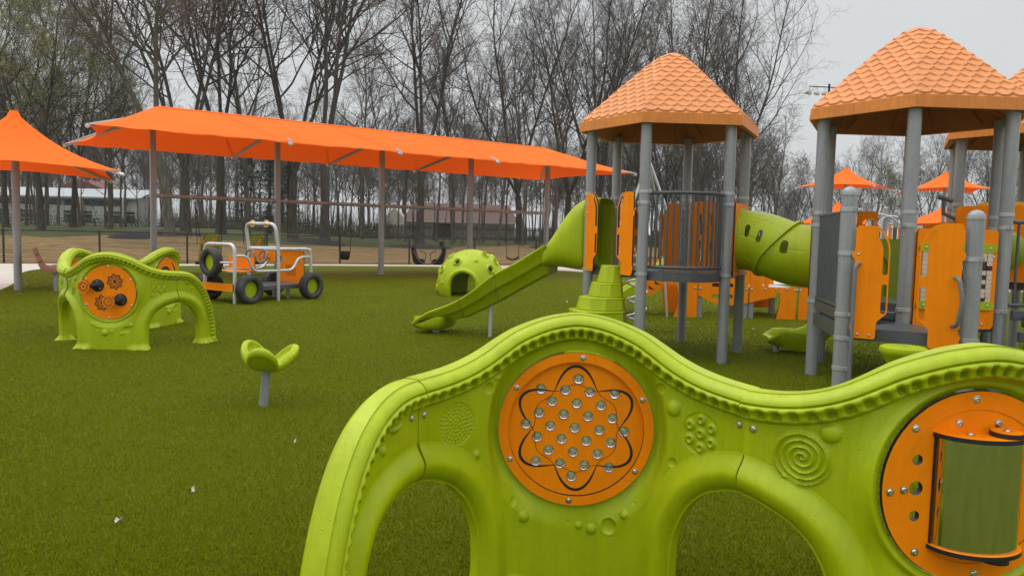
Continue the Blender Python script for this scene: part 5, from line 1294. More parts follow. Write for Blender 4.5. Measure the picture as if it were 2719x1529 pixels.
# local x forward along the truck, y to its far side; near rear post at the origin
W2, LN = 0.93, 2.02
def tubeo(nm, pts, r=0.030, fr_=0.12): b = MB(); b.tube(fillet(pts, fr_, 6), r, 12); return obj(nm, b, M['galv'], tk, 60)
tubeo('rear_hoop', [(0, 0, 0), (0, 0, 1.15), (0, W2, 1.15), (0, W2, 0)], 0.034, 0.16)
tubeo('windscreen_hoop', [(1.05, 0, 0), (1.05, 0, 1.03), (0.97, 0.0, 1.57), (0.97, W2, 1.57), (1.05, W2, 1.03), (1.05, W2, 0)], 0.034, 0.16)
for y in (0, W2):
    tubeo('side_rail', [(0.02, y, 0.93), (0.30, y, 0.93), (0.42, y, 0.62), (1.03, y, 0.62)], 0.026, 0.14)
    tubeo('fender_rail', [(1.07, y, 0.62), (1.42, y, 0.62), (1.58, y, 0.89), (1.90, y, 0.89)], 0.026, 0.13)
    tubeo('hood_rail', [(1.07, y, 1.06), (1.90, y, 1.06), (1.92, y, 0.25)], 0.032, 0.16)
tubeo('cross_bar', [(1.05, 0.03, 1.05), (1.05, W2-0.03, 1.05)], 0.026, 0.02); tubeo('cross_bar', [(0.0, 0.03, 0.62), (0.0, W2-0.03, 0.62)], 0.022, 0.02)
for x, y in ((0.62, 0.25), (1.55, 0.3), (0.62, W2-0.25), (1.55, W2-0.2)): tubeo('leg', [(x, y, 0), (x, y, 0.30)], 0.04, 0.02)
b = MB(); b.box((0.95, W2/2, 0.30), (1.9, W2-0.10, 0.05)); b.box((0.95, 0.05, 0.275), (1.9, 0.03, 0.09)); obj('floor_deck', b, M['deck'], tk, 20, 0.006)
b = MB(); b.box((1.84, W2/2, 0.985+0.07), (0.26, W2-0.08, 0.03)); obj('hood_plate', b, M['galv'], tk, 20, 0.006)
def board(nm, o_, u_, w_, out_, holes=()):
    b = MB(); b.plate(out_, 0.019, holes, (o_, u_, (0, 0, 1), w_), 0, 1); return obj(nm, b, [M['orange'], M['black']], tk, 25)
board('rear_bumper', (-0.05, 0.0, 0.24), (0, 1, 0), (-1, 0, 0), rrect(-0.02, 0, W2+0.02, 0.15, 0.01))
board('bench_back', (0.52, 0, 0.66), (0, 1, 0), (-1, 0, 0), rrect(0.06, 0, W2-0.06, 0.24, 0.02))
board('bench_seat', (0.45, 0.06, 0.60), (0, 1, 0), (1, 0, 0), rrect(0.0, 0, W2-0.12, 0.03, 0.01))
b = MB(); b.box((0.36, W2/2, 0.615), (0.34, W2-0.14, 0.02)); obj('bench_seat', b, M['orange'], tk, 20)
board('dashboard', (1.03, 0, 0.80), (0, 1, 0), (-1, 0, 0), rrect(0.05, 0, W2-0.05, 0.22, 0.015))
sl_ = [slot(0.26+0.055*k, 0.17, 0.40, 0.010)[::-1] for k in range(6)]
board('radiator_board', (1.78, 0, 0.33), (0, 1, 0), (-1, 0, 0), rrect(0.06, 0, W2-0.06, 0.68, 0.04), [circle(0.18, 0.50, 0.065, 18)[::-1], circle(W2-0.18, 0.50, 0.065, 18)[::-1]]+[slot(0.33+0.055*k, 0.13, 0.38, 0.010)[::-1] for k in range(6)])
for y in (0.25, W2-0.25):
    b = MB(); th = np.linspace(0, 2*PI, 33)[:-1]; c0 = np.array([0.86, y, 0.90]); e1_ = np.array([0.0, 1, 0]); e2_ = np.array([0.34, 0, 0.94])
    b.tube(c0+0.135*(np.cos(th)[:, None]*e1_+np.sin(th)[:, None]*e2_), 0.018, 8, closed=True)
    for k in range(3): a = PI/2+k*2*PI/3; b.tube([c0+0.03*np.array([1, 0, -0.3]), c0+0.135*(math.cos(a)*e1_+math.sin(a)*e2_)], 0.012, 6)
    b.tube([tuple(c0), (1.02, y, 0.86)], 0.016, 8); obj('steering_wheel', b, M['grip'], tk, 60)
    b = MB(); b.lathe([(0.075, -0.012), (0.075, 0.012)], 20, (0.965, y+0.02, 1.57), 0, [[0, 0, 1], [0, 1, 0], [-1, 0, 0]]); lf = obj('roof_lamp', b, M['yellow'], tk, 40)
    b = MB(); b.lathe([(0.045, 0), (0.03, 0.015), (0, 0.018)], 14, (0.95, y+0.02, 1.57), 0, [[0, 0, -1], [0, 1, 0], [1, 0, 0]]); obj('lamp_lens', b, M['steel'], lf, 60)
def wheel(c, axis, R=0.285, wd=0.19):
    q = Vector(axis).normalized().to_track_quat('Z', 'X').to_matrix(); ax = [list(x) for x in q]; b = MB()
    pr = [(R*0.56, -wd*0.36), (R*0.60, -wd*0.47), (R*0.78, -wd*0.53), (R*0.93, -wd*0.48), (R*0.985, -wd*0.36)]
    for k in range(-3, 4): pr += [(R, wd*(k-0.36)*0.095), (R, wd*(k+0.30)*0.095), (R*0.975, wd*(k+0.34)*0.095), (R*0.975, wd*(k+0.60)*0.095)]
    pr += [(R*0.985, wd*0.36), (R*0.93, wd*0.48), (R*0.78, wd*0.53), (R*0.60, wd*0.47), (R*0.56, wd*0.36), (R*0.60, wd*0.2), (R*0.60, -wd*0.2), (R*0.56, -wd*0.36)]
    b.lathe(pr, 40, c, 0, ax); w_ = obj('wheel', b, M['rubber'], tk, 50)
    b = MB(); b.lathe([(0.0, wd*0.05), (R*0.585, wd*0.05), (R*0.585, -wd*0.05), (0, -wd*0.05)], 28, c, 0, ax); obj('hub_disc', b, M['lime'], w_, 40)
    return w_
wheel((0.22, -0.16, 0.285), (0, -1, 0)); wheel((1.80, -0.14, 0.285), (0, -1, 0)); wheel((0.22, W2+0.16, 0.285), (0, 1, 0)); wheel((1.80, W2+0.14, 0.285), (0, 1, 0))
sw = wheel((-0.16, 0.50, 0.80), (-1, 0, 0), 0.285, 0.17); sw.name = 'spare_wheel'
tubeo('spare_bracket', [(0, 0.02, 0.80), (-0.10, 0.10, 0.80), (-0.16, 0.22, 0.80)], 0.018, 0.05)

# ------------------------------------------------------------------ bench at the left
bx, by = ground_at(141, 775); bn = thing('park_bench', 'brown slatted bench seen end on beside the left umbrella post', 'bench', (bx, by, 0), math.radians(32))
def bslat(nm, pts, wd=0.055):
    o_ = []; P = np.asarray(pts, float); T = np.gradient(P, axis=0); T /= np.linalg.norm(T, axis=1)[:, None]; Nn = np.stack([-T[:, 1], T[:, 0]], 1)
    out_ = list(map(tuple, P+Nn*wd/2))+list(map(tuple, (P-Nn*wd/2)[::-1]))
    b = MB(); b.plate(out_, 1.7, (), ((0, 0.85, 0), (1, 0, 0), (0, 0, 1), (0, -1, 0))); obj(nm, b, M['wood'], bn, 30, 0.008)
bslat('back_slat', [(-0.335, 0.93), (-0.29, 0.80)], 0.075); bslat('back_slat', [(-0.285, 0.785), (-0.235, 0.645)], 0.075)
bslat('seat_slat', smoothpath([(-0.23, 0.63), (-0.19, 0.53), (-0.125, 0.47), (-0.03, 0.455)], 5), 0.085); bslat('seat_slat', [(-0.015, 0.455), (0.16, 0.475)], 0.095); bslat('seat_slat', [(0.175, 0.475), (0.33, 0.475)], 0.095)
for y in (0.12, 1.55): b = MB(); b.box((0.05, y, 0.21), (0.075, 0.075, 0.42)); obj('leg', b, M['post'], bn, 20, 0.006)

# ------------------------------------------------------------------ shade umbrellas
def hip_shade(name, label, x, y, half, ztip, zap, rot, pole=0.078, sag=0.30, group='orange shade umbrellas', capr=0.10):
    """square shade cloth, its hips sweeping up to a blunt peak, on one post with four arms"""
    root = thing(name, label, 'shade umbrella', (x, y, 0), rot, group)
    n = 28; u_ = np.linspace(-1, 1, 2*n+1); V = []; 
    U, W_ = np.meshgrid(u_, u_, indexing='ij')
    # square of corners (half,0),(0,half)...: rotate the grid by 45 degrees and pull the edges in
    a = (U+W_)/2; c = (W_-U)/2
    rr = np.maximum(np.abs(U), np.abs(W_)); hip = np.minimum(np.abs(U), np.abs(W_))/np.maximum(rr, 1e-6)
    pull = 1-0.115*(1-hip**2)*rr**2
    X, Y = a*half*pull, c*half*pull
    prof = np.clip(1-rr, 0, 1)
    Z = ztip+(zap-ztip)*(0.55*prof+0.45*prof**2.6)+0.16*(1-hip**1.5)*rr*(1-0.3*rr)
    Z = np.where(rr < 0.07, zap, np.minimum(Z, zap)); 
    q = np.arange((2*n+1)**2).reshape(2*n+1, 2*n+1); F = np.stack([q[:-1, :-1], q[1:, :-1], q[1:, 1:], q[:-1, 1:]], -1).reshape(-1, 4)
    link_mesh('canopy', np.stack([X, Y, Z], -1).reshape(-1, 3), F, M['shade'], root, 50)
    b = MB(); b.lathe([(pole, -0.02), (pole, zap-0.25)], 20, (0, 0, 0)); obj('post', b, M['post'], root, 50)
    for k in range(4):
        d = Vector((math.cos(k*PI/2), math.sin(k*PI/2), 0)); b = MB(); b.tube([(d.x*0.05, d.y*0.05, zap-0.42), (d.x*half*0.5, d.y*half*0.5, (zap+ztip)/2-0.34), (d.x*half*1.03, d.y*half*1.03, ztip-0.075)], [0.05, 0.045, 0.036], 10)
        obj('arm', b, M['galv'], root, 60)
    return root
hip_shade('shade_umbrella', 'large orange shade umbrella cut by the left edge of the photo', -10.80, 16.40, 2.75, 2.58, 3.87, math.radians(-15))
hip_shade('shade_umbrella', 'far orange umbrella framed between the left posts of the second tower', tx(2232, 41), 41, 2.75, 4.35, 5.45, math.radians(5))
hip_shade('shade_umbrella', 'far orange umbrella over the grey telescope', tx(2494, 41.5), 41.5, 2.75, 4.35, 5.40, math.radians(-58))
hip_shade('shade_umbrella', 'low far orange umbrella peeping out above the crawl tunnel', tx(2215, 46), 46, 3.3, 2.45, 3.85, math.radians(20))
hip_shade('shade_umbrella', 'low far orange umbrella behind the grey telescope', tx(2490, 48), 48, 3.9, 2.6, 3.75, math.radians(10))

# ------------------------------------------------------------------ long canopy over the swings
P1 = Vector((-10.21, 21.41, 0)); ST = Vector((2.875, 2.045, 0)); RD_ = ST.normalized(); RN = Vector((RD_.y, -RD_.x, 0)); SPC = ST.length; L4 = SPC*4
cn = thing('swing_canopy', 'long orange hipped canopy over the swings', 'shade canopy', tuple(P1), math.atan2(RD_.y, RD_.x))
OV, HWD, ZE, ZR = 2.0, 2.92, 3.83, 4.84
def canopy_pt(x, y):
    ex = min(1, min(x+OV, L4+OV-x)/(OV+0.15)); fy = 1-abs(y)/HWD; h = min(ex*1.0, fy) if ex < 1 else fy
    sgm = ((x-SPC*0.5)/SPC) % 1.0; sag = 0.20*math.sin(PI*sgm) if 0.5*SPC < x < L4-0.5*SPC else 0.12; ed = abs(y)/HWD
    yy = y*(1-0.05*(math.sin(PI*sgm) if 0 < x < L4 else 0.3)*ed**3); xx = x         # edges drawn in between the arm tips
    if ex < 1: k = 1-abs(y)/HWD; pull = 0.55*(1-ex)**2*math.sin(min(1, k)*PI/2)**0.8; xx = x+(pull if x < L4/2 else -pull)
    wr = 0.010*math.sin(x*5.1+abs(y)*2.2)*math.sin(abs(y)*1.3)+0.012*math.sin(9*(x-SPC*round(x/SPC)))*max(0, ed-0.5)   # slack in the cloth
    return (xx, yy, ZE+(ZR-ZE)*(h**1.12)-0.05*sag*ed**4+wr)
nx_, ny_ = 190, 44; V = np.array([[canopy_pt(-OV+(L4+2*OV)*i/nx_, -HWD+2*HWD*j/ny_) for j in range(ny_+1)] for i in range(nx_+1)])
q = np.arange((nx_+1)*(ny_+1)).reshape(nx_+1, ny_+1); F = np.stack([q[:-1, :-1], q[1:, :-1], q[1:, 1:], q[:-1, 1:]], -1).reshape(-1, 4)
shc = link_mesh('shade_cloth', V.reshape(-1, 3), F, M['shade'], cn, 25)
def seam(line, wd=0.035):
    P = np.array([canopy_pt(*p) for p in line])+np.array([0, 0, 0.006]); T = np.gradient(P, axis=0); T /= np.linalg.norm(T, axis=1)[:, None]; S_ = np.cross(T, [0, 0, 1]); S_ /= np.linalg.norm(S_, axis=1)[:, None]
    n = len(P); V = np.concatenate([P+S_*wd/2, P-S_*wd/2]); obj('seam', MB().add(V, [(k, k+1, n+k+1, n+k) for k in range(n-1)]), M['seam'], shc, None)
for x in (SPC*0.5+1.2, SPC*1.5+1.0, SPC*2.5+1.0):
    for s_ in (-1, 1): seam([(x-1.2*(1-t), s_*HWD*t*0.985) for t in np.linspace(0.03, 1, 22)])
for s_ in (-1, 1): seam([(x, s_*HWD*0.965) for x in np.linspace(0.2, L4-0.2, 120)], 0.03); seam([(x, s_*0.16) for x in np.linspace(0.1, L4-0.1, 100)], 0.03)
for k in range(5):
    b = MB(); b.box((k*SPC, 0, 2.36), (0.15, 0.15, 4.76)); obj('post', b, M['post'], cn, 20, 0.008)
for x in (-1.9, SPC*0.5+1.2, SPC*1.5+1.0, SPC*2.5+1.0, L4+1.9):
    for s in (-1, 1):
        kx = min(max(x, 0), L4); b = MB(); b.tube([(round(kx/SPC)*SPC if 0 <= x <= L4 else kx, 0, 4.55), (x, s*HWD*0.99, ZE-0.03)], [0.06, 0.05], 10); a_ = obj('arm', b, M['post'], cn, 60)
        b = MB(); b.lathe([(0.055, -0.10), (0.055, 0.0), (0.045, 0.02), (0, 0.025)], 14, (x, s*(HWD*0.99), ZE-0.04), 0, [[1, 0, 0], [0, 0, s], [0, -s, 0]]); obj('tip_cap', b, M['galv'], a_, 50)
b = MB(); b.tube([(0.05, 0, 2.32), (L4-0.05, 0, 2.30)], 0.057, 14); bm_ = obj('swing_beam', b, M['post'], cn, 60)
for k in range(4):
    for t in (0.06, 0.28, 0.40, 0.60, 0.72, 0.94):
        x = (k+t)*SPC; b = MB(); b.lathe([(0.056, -0.02), (0.068, -0.018), (0.068, 0.018), (0.056, 0.02)], 14, (x, 0, 2.31), 0, [[0, 0, 1], [0, 1, 0], [-1, 0, 0]]); b.tube([(x, 0, 2.26), (x, 0, 2.18)], 0.012, 6); obj('hanger', b, M['clamp'], bm_, 50)
def chain(root, pts): b = MB(); b.tube(pts, 0.011, 5); obj('chain', b, M['fence'], root, 60)
rowang = math.atan2(RD_.y, RD_.x)
def at_row(s, z=0): p = P1+RD_*s; return (p.x, p.y, z)
def harness_swing(label, s, group='harness swings under the canopy'):
    r = thing('harness_swing', label, 'swing', at_row(s), rowang-math.radians(30), group)
    shell = MB(); R = []
    for z, w_, d0, d1 in ((0.42, 0.20, -0.36, 0.20), (0.38, 0.26, -0.40, 0.26), (0.50, 0.30, -0.10, 0.30), (0.70, 0.30, 0.10, 0.30), (0.95, 0.29, 0.16, 0.34), (1.15, 0.25, 0.20, 0.36), (1.26, 0.15, 0.22, 0.36)):
        R.append(np.array([(-w_, d0, z), (-w_*1.06, (d0+d1)/2, z), (-w_, d1, z), (0, d1+0.06, z), (w_, d1, z), (w_*1.06, (d0+d1)/2, z), (w_, d0, z), (w_*0.85, d0+0.02, z), (w_*0.85, d1-0.05, z), (0, d1-0.0, z), (-w_*0.85, d1-0.05, z), (-w_*0.85, d0+0.02, z)]))
    V, F = loft(R, True, True); shell.add(V, F); obj('seat_shell', shell, M['lime_dull'], r, 60)
    b = MB(); hp = [(-0.23, 1.12), (-0.17, 1.16), (-0.04, 0.92), (0.04, 0.92), (0.17, 1.16), (0.23, 1.12), (0.10, 0.84), (0.22, 0.72), (0.22, 0.64), (0.09, 0.68), (0.05, 0.44), (-0.05, 0.44), (-0.09, 0.68), (-0.22, 0.64), (-0.22, 0.72), (-0.10, 0.84)]
    b.plate(hp, 0.05, (), ((0, -0.02, 0), (1, 0, 0), (0, 0, 1), (0, -1, 0.1))); obj('harness', b, M['roof'], r, 40, 0.012)
    b = MB(); b.box((0.0, -0.30, 0.42), (0.52, 0.22, 0.09)); obj('leg_rest', b, M['black'], r, 30, 0.015)
    for x in (-0.3, 0.3):
        chain(r, [(x, -0.05, 0.95), (x*1.3, 0.0, 2.2)]); chain(r, [(x, 0.25, 1.05), (x*1.3, 0.02, 2.2)])
    return r
harness_swing('lime harness swing seat left of the play truck', SPC*0.42)
harness_swing('lime harness swing seat half hidden behind the play truck', SPC*0.80)
bs = thing('bucket_swing', 'single black bucket swing between the second and third canopy posts', 'swing', at_row(SPC*1.63), rowang-math.radians(30))
b = MB(); R = []
for z, w_, d_ in ((0.50, 0.10, 0.09), (0.53, 0.15, 0.13), (0.66, 0.18, 0.15), (0.78, 0.185, 0.155)): R.append(np.array([(w_*math.cos(a), d_*math.sin(a), z) for a in np.linspace(0, 2*PI, 21)[:-1]]))
V, F = loft(R, True); b.add(V, F); ob_ = obj('seat', b, M['black'], bs, 60); ob_.modifiers.new('thickness', 'SOLIDIFY').thickness = 0.02
b = MB(); b.box((0, -0.15, 0.64), (0.05, 0.03, 0.26)); obj('crotch_strap', b, M['black'], bs, 30)
for x in (-0.18, 0.18): chain(bs, [(x, 0, 0.78), (x*1.05, 0, 1.15), (x*1.15, 0, 2.2)])
fs = thing('face_to_face_swing', 'black face to face double swing left of the green dome', 'swing', at_row(SPC*2.52), rowang-math.radians(35))
for s in (-1, 1):
    b = MB(); b.plate([(s*x, z) for x, z in ((0.14, 0.43), (0.20, 0.34), (0.42, 0.33), (0.52, 0.42), (0.57, 0.66), (0.60, 0.92), (0.50, 0.93), (0.42, 0.64), (0.36, 0.52), (0.20, 0.52))], 0.46, (), ((0, 0, 0), (1, 0, 0), (0, 0, 1), (0, -1, 0)))
    obj('seat', b, M['black'], fs, 40, 0.008)
    b = MB(); b.tube(fillet([(s*0.5, -0.26, 0.80), (s*0.3, -0.28, 0.42), (0, -0.28, 0.34)], 0.15), 0.022, 8); b.tube(fillet([(s*0.12, -0.2, 0.40), (s*0.05, -0.2, 0.72), (s*0.3, -0.2, 0.82)], 0.15), 0.016, 8); obj('frame', b, M['grip'], fs, 60)
    chain(fs, [(s*0.50, -0.2, 0.85), (s*0.60, 0, 2.2)]); chain(fs, [(s*0.50, 0.2, 0.85), (s*0.60, 0.02, 2.2)])
b = MB(); b.box((0.42, 0.0, 1.06), (0.05, 0.24, 0.20), 0.4); obj('head_rest', b, M['black'], fs, 30, 0.01)
bs2 = thing('belt_swing', 'plain black belt swing right of the green dome', 'swing', at_row(SPC*3.55), rowang)
b = MB(); b.tube([(0.3*math.sin(a), 0, 0.66-0.16*math.cos(a)) for a in np.linspace(-1.2, 1.2, 13)], 0.035, 6); obj('seat', b, M['black'], bs2, 60)
for x in (-0.28, 0.28): chain(bs2, [(x, 0, 0.60), (x*1.1, 0, 2.2)])

# ------------------------------------------------------------------ low orange play boards with a small slide (behind the towers)
tg2 = Vector((3.9, 14.05, 0)); ti = thing('animal_play_structure', 'low orange board structure with tiger stripes and a small lime slide', 'play structure', tuple(tg2))
def pb_(nm, out_, holes=(), y=0.0, rot=0.0, x=0.0):
    d = Vector((math.cos(rot), math.sin(rot), 0)); b = MB(); b.plate(out_, 0.02, holes, ((x, y, 0), d, (0, 0, 1), (d.y, -d.x, 0)), 0, 1); return obj(nm, b, [M['orange'], M['black']], ti, 25)
X = lambda px: (px-1359.5)/1998*14.05-tg2.x
x0, x1 = X(1793), X(1853)
pb_('leg_board', [(x0-0.02, 0.0), (x1, 0.0), (x1, 1.02), (x0-0.22, 1.02), (x0-0.62, 0.55), (x0-0.66, 0.44), (x0-0.58, 0.38), (x0-0.45, 0.40), (x0-0.16, 0.60), (x0+0.02, 0.60), (x0+0.08, 0.48), (x0+0.06, 0.22)])
stp = []
for k, (cx_, cz_) in enumerate(((x0-0.56, 0.46), (x0-0.44, 0.53), (x0-0.33, 0.62), (x0-0.24, 0.72), (x0-0.16, 0.84))):
    P = [(cx_-0.06, cz_+0.06), (cx_-0.05, cz_-0.01), (cx_+0.07, cz_-0.03), (cx_+0.0, cz_+0.01)]
    b = MB(); b.plate(P, 0.002, (), ((0, -0.0125, 0), (1, 0, 0), (0, 0, 1), (0, -1, 0))); obj('stripe', b, M['black'], ti, None)
x2 = X(1990); hol = [slot(0, 0, 0, 0)] ; hs2 = []
for cx_ in (X(1903), X(1936)):
    for cz_ in (0.83, 0.62, 0.41): hs2.append([(cx_+a, cz_+c_) for a, c_ in path_slot([(-0.05, 0), (0.05, 0)], 0.035)][::-1])
pb_('round_bottom_board', [(x1+0.015, 0.42), (x1+0.25, 0.30), (x1+0.5, 0.24), (x1+0.75, 0.25), (x2-0.01, 0.30), (x2-0.01, 1.02), (x1+0.015, 1.02)], hs2)
x3 = X(2116); x4 = X(2123); x5 = X(2147)
pb_('window_board', [(x2+0.01, 0.30), (x2+0.5, 0.42), (x3-0.36, 0.52), (x3-0.30, 0.48), (x3-0.30, 0.30), (x3-0.36, 0.0), (x3, 0.0), (x3, 1.35), (x2+0.01, 1.35)], [rrect(x2+0.36, 0.60, x3-0.08, 1.20, 0.02)[::-1], slot(x2+0.27, 0.62, 0.78, 0.022)[::-1], slot(x2+0.27, 0.82, 0.98, 0.022)[::-1]])
pb_('end_board', [(x4, 0), (x5, 0), (x5+0.01, 0.45), (x5+0.10, 0.52), (x5+0.3, 0.56), (x5+0.5, 0.50), (x5+0.6, 0.0), (x5+1.0, 0.0), (x5+1.0, 1.1), (x4, 1.1)])
pb_('rear_board', [(x0-0.5, 0.55), (x0-0.1, 0.60), (x0, 0.0), (x1+0.1, 0), (x1+0.1, 1.1), (x0-0.3, 1.05), (x0-0.7, 0.62)], (), 0.85)
pb_('rear_board', rrect(x2+0.1, 0.1, x3, 1.5, 0.05), (), 1.25)
pb_('head_board', [(X(1790), 0.95), (X(1842), 0.95), (X(1842), 1.62), (X(1832), 1.75), (X(1818), 1.62), (X(1800), 1.30), (X(1788), 1.25)], (), 0.30)
b = MB(); b.box(((x2+x3)/2, 0.65, 0.56), (x3-x2, 1.1, 0.05)); obj('floor_deck', b, M['galv'], ti, 20)
b = MB(); b.box(((x1+x2)/2, 0.60, 0.70), (x2-x1-0.06, 0.03, 0.62)); obj('slot_shade_sheet', b, M['brown'], ti, 20)  # dark sheet added behind the slots, its colour standing in for shade inside
for z in (0.62, 0.72, 0.82, 0.92): b = MB(); b.cyl((x2+0.42, 1.15, z+0.25), (x3-0.35, 1.15, z+0.25), 0.085, 10); obj('roller', b, M['lime'], ti, 60)
for x in (x1+0.06, x2-0.05, x2+0.06, x3-0.1, x3+0.2):
    for y in (0.06, 1.0): b = MB(); b.box((x, y, 0.25), (0.09, 0.09, 0.5)); obj('leg', b, M['post'], ti, 20)
add_bolts(ti, [((x+dx, -0.0115, z), (0, -1, 0)) for x in (x1+0.005, x2, x3+0.02) for dx in (-0.05, 0.05) for z in (0.55, 0.95)]+[((x2+0.3+0.2*k, -0.0115, 0.56), (0, -1, 0)) for k in range(4)], r=0.018)
R = []; xs0 = x0-0.10
for x, zb, hw in ((xs0-0.0, 0.90, 0.24), (xs0-0.3, 0.66, 0.24), (xs0-0.6, 0.42, 0.24), (xs0-0.85, 0.26, 0.245), (xs0-1.05, 0.20, 0.25), (xs0-1.22, 0.17, 0.25)):
    zt = zb+0.19; yc = 0.38; R.append(np.array([(x, yc+a, z) for a, z in [(-hw-0.03, zt), (-hw-0.03, zb-0.06), (hw+0.03, zb-0.06), (hw+0.03, zt), (hw, zt+0.01), (hw-0.03, zt-0.02), (hw-0.06, zb), (0, zb-0.01), (-hw+0.06, zb), (-hw+0.03, zt-0.02), (-hw, zt+0.01)]]))
V, F = loft(R, True, True); obj('slide', MB().add(V, F), M['lime'], ti, 40)

# ------------------------------------------------------------------ far playground structure, floodlights, lamps
fp = thing('far_play_structure', 'distant orange and grey climbing structure seen past the landing post', 'play structure', (11.3, 23.5, 0))
for k, (x, y, z) in enumerate(((-0.55, 0, 2.45), (0.15, -0.2, 2.5), (0.72, 0.3, 2.42), (-1.5, 0.5, 2.6), (1.5, 0.6, 2.3))):
    b = post_mb((x, y), 0, z, 0.065, True); obj('post', b, M['post'], fp, 60)
for k in range(10):
    b = MB(); b.box((0.2+0.15*k, 0.15, 1.45), (0.10, 0.03, 1.0)); obj('slat', b, M['orange'] if k % 3 else M['rail'], fp, 30)
b = MB(); b.plate(rrect(-0.55, 1.0, 0.1, 1.75, 0.05), 0.03, [circle(-0.25, 1.4, 0.18, 16)[::-1]], ((0, 0.1, 0), (1, 0, 0), (0, 0, 1), (0, -1, 0)), 0, 1); obj('climbing_board', b, [M['orange'], M['black']], fp, 30)
for x0_, z0_ in ((-0.35, 2.35), (0.0, 2.30), (0.0, 1.55)):
    b = MB(); b.tube(fillet([(x0_, -0.3, z0_-0.9), (x0_, -0.3, z0_), (x0_+0.5, -0.3, z0_-0.02), (x0_+1.0, -0.3, z0_-0.35), (x0_+1.15, -0.3, z0_-0.9)], 0.3), 0.03, 8); obj('arch_bar', b, M['galv'], fp, 60)
b = MB(); b.box((0.1, 0.3, 0.98), (2.6, 1.2, 0.08)); obj('deck', b, M['deck'], fp, 20)
def flood(label, px, py, d, arm, n, poleh=None, rot=0.0):
    z = CAM_H+((764.5-144.6+(px-1359.5)*0.0234)-py)*d/1998; x = tx(px, d); r = thing('floodlight_pole', label, 'floodlight pole', (x, d, 0), rot, None)
    b = MB(); b.tube([(0, 0, 0), (0, 0, z+0.3)], [0.16, 0.10], 10); obj('pole', b, M['fence'], r, 60)
    b = MB(); b.tube([(-arm, 0, z), (arm, 0, z)], 0.05, 6); obj('crossarm', b, M['fence'], r, 60)
    for k in range(n):
        xx = -arm+2*arm*k/(n-1) if n > 1 else -arm
        b = MB(); b.tube([(xx, 0, z), (xx, 0, z-0.35)], 0.035, 6); q = [[1, 0, 0], [0, 0.88, -0.47], [0, 0.47, 0.88]]
        b.lathe([(0.06, 0.16), (0.16, 0.08), (0.25, -0.04), (0.28, -0.18), (0.24, -0.23), (0, -0.25)], 14, (xx, 0, z-0.48), 0, q); obj('lamp_head', b, M['lamp'], r, 50)
    return r
flood('black floodlight mast with a row of white lamps beside the large tower roof', 2175, 240, 70, 1.95, 6, rot=0.15)
flood('single floodlight on a mast left of the second tower posts', 2170, 452, 88, 0.8, 2)
flood('single lamp on a thin mast seen between the middle tower posts', 1683, 398, 92, 0.5, 2)
# dry leaves lying on the turf
def leaf(label, px, py, s, seed):
    x, y = ground_at(px, py, 0.025); r = random.Random(seed); b = MB(); n = 9
    P = [(s*(0.65+0.5*r.random())*math.cos(a), s*(0.5+0.4*r.random())*math.sin(a), 0.012*math.cos(a*2)+0.012*r.random()) for a in np.linspace(0, 2*PI, n+1)[:-1]]
    V = [(0, 0, 0.004)]+P+[(0, 0, 0.002)]+[(p[0], p[1], p[2]-0.0015) for p in P]
    F = [(0, 1+k, 1+(k+1) % n) for k in range(n)]+[(n+1, n+2+(k+1) % n, n+2+k) for k in range(n)]+[(1+k, n+2+k, n+2+(k+1) % n, 1+(k+1) % n) for k in range(n)]
    b.add(V, F); o = obj('dry_leaf', b, M['leaf'], None, None); o.location = (x, y, 0.022); o.rotation_euler = (0.15, 0.1, r.uniform(0, 6)); tag(o, label, 'leaf', 'dry leaves on the turf', 'thing')
leaf('pale dry leaf on the turf, the larger one left of the wall', 509, 1298, 0.022, 1)
leaf('pale flat dry leaf nearest the bottom left corner', 315, 1380, 0.022, 3)
leaf('dark dry leaf on the turf right of the spinner seat', 786, 1170, 0.016, 5)
leaf('dry leaf leaning on the foot of the spinner seat post', 690, 1068, 0.018, 7)
leaf('white leaf scrap behind the near tower posts', 1826, 857, 0.03, 9)
leaf('dark leaf lying between the near tower and the short slide', 2001, 873, 0.025, 11)
leaf('leaf on the turf between the slide and the stepped climber', 1507, 801, 0.035, 13)
leaf('small pale leaf beside the bench on the left', 56, 780, 0.05, 15)
# ------------------------------------------------------------------ trees
def tube_mesh(P0, P1, R0, R1, n):
    P0, P1 = np.asarray(P0, float), np.asarray(P1, float); R0, R1 = np.asarray(R0, float), np.asarray(R1, float)
    T = P1-P0; T /= np.linalg.norm(T, axis=1)[:, None]+1e-9
    a = np.where(np.abs(T[:, 2:3]) < 0.9, np.array([[0, 0, 1.0]]), np.array([[1.0, 0, 0]])); U = np.cross(T, a); U /= np.linalg.norm(U, axis=1)[:, None]; W_ = np.cross(T, U)
    ang = np.arange(n)*2*PI/n; C = (np.cos(ang)[None, :, None]*U[:, None]+np.sin(ang)[None, :, None]*W_[:, None])
    V = np.concatenate([P0[:, None]+C*R0[:, None, None], P1[:, None]+C*R1[:, None, None]], 1).reshape(-1, 3)
    i = np.arange(len(P0))*2*n; F = np.concatenate([np.stack([i+k, i+(k+1) % n, i+n+(k+1) % n, i+n+k], 1) for k in range(n)])
    return V, F
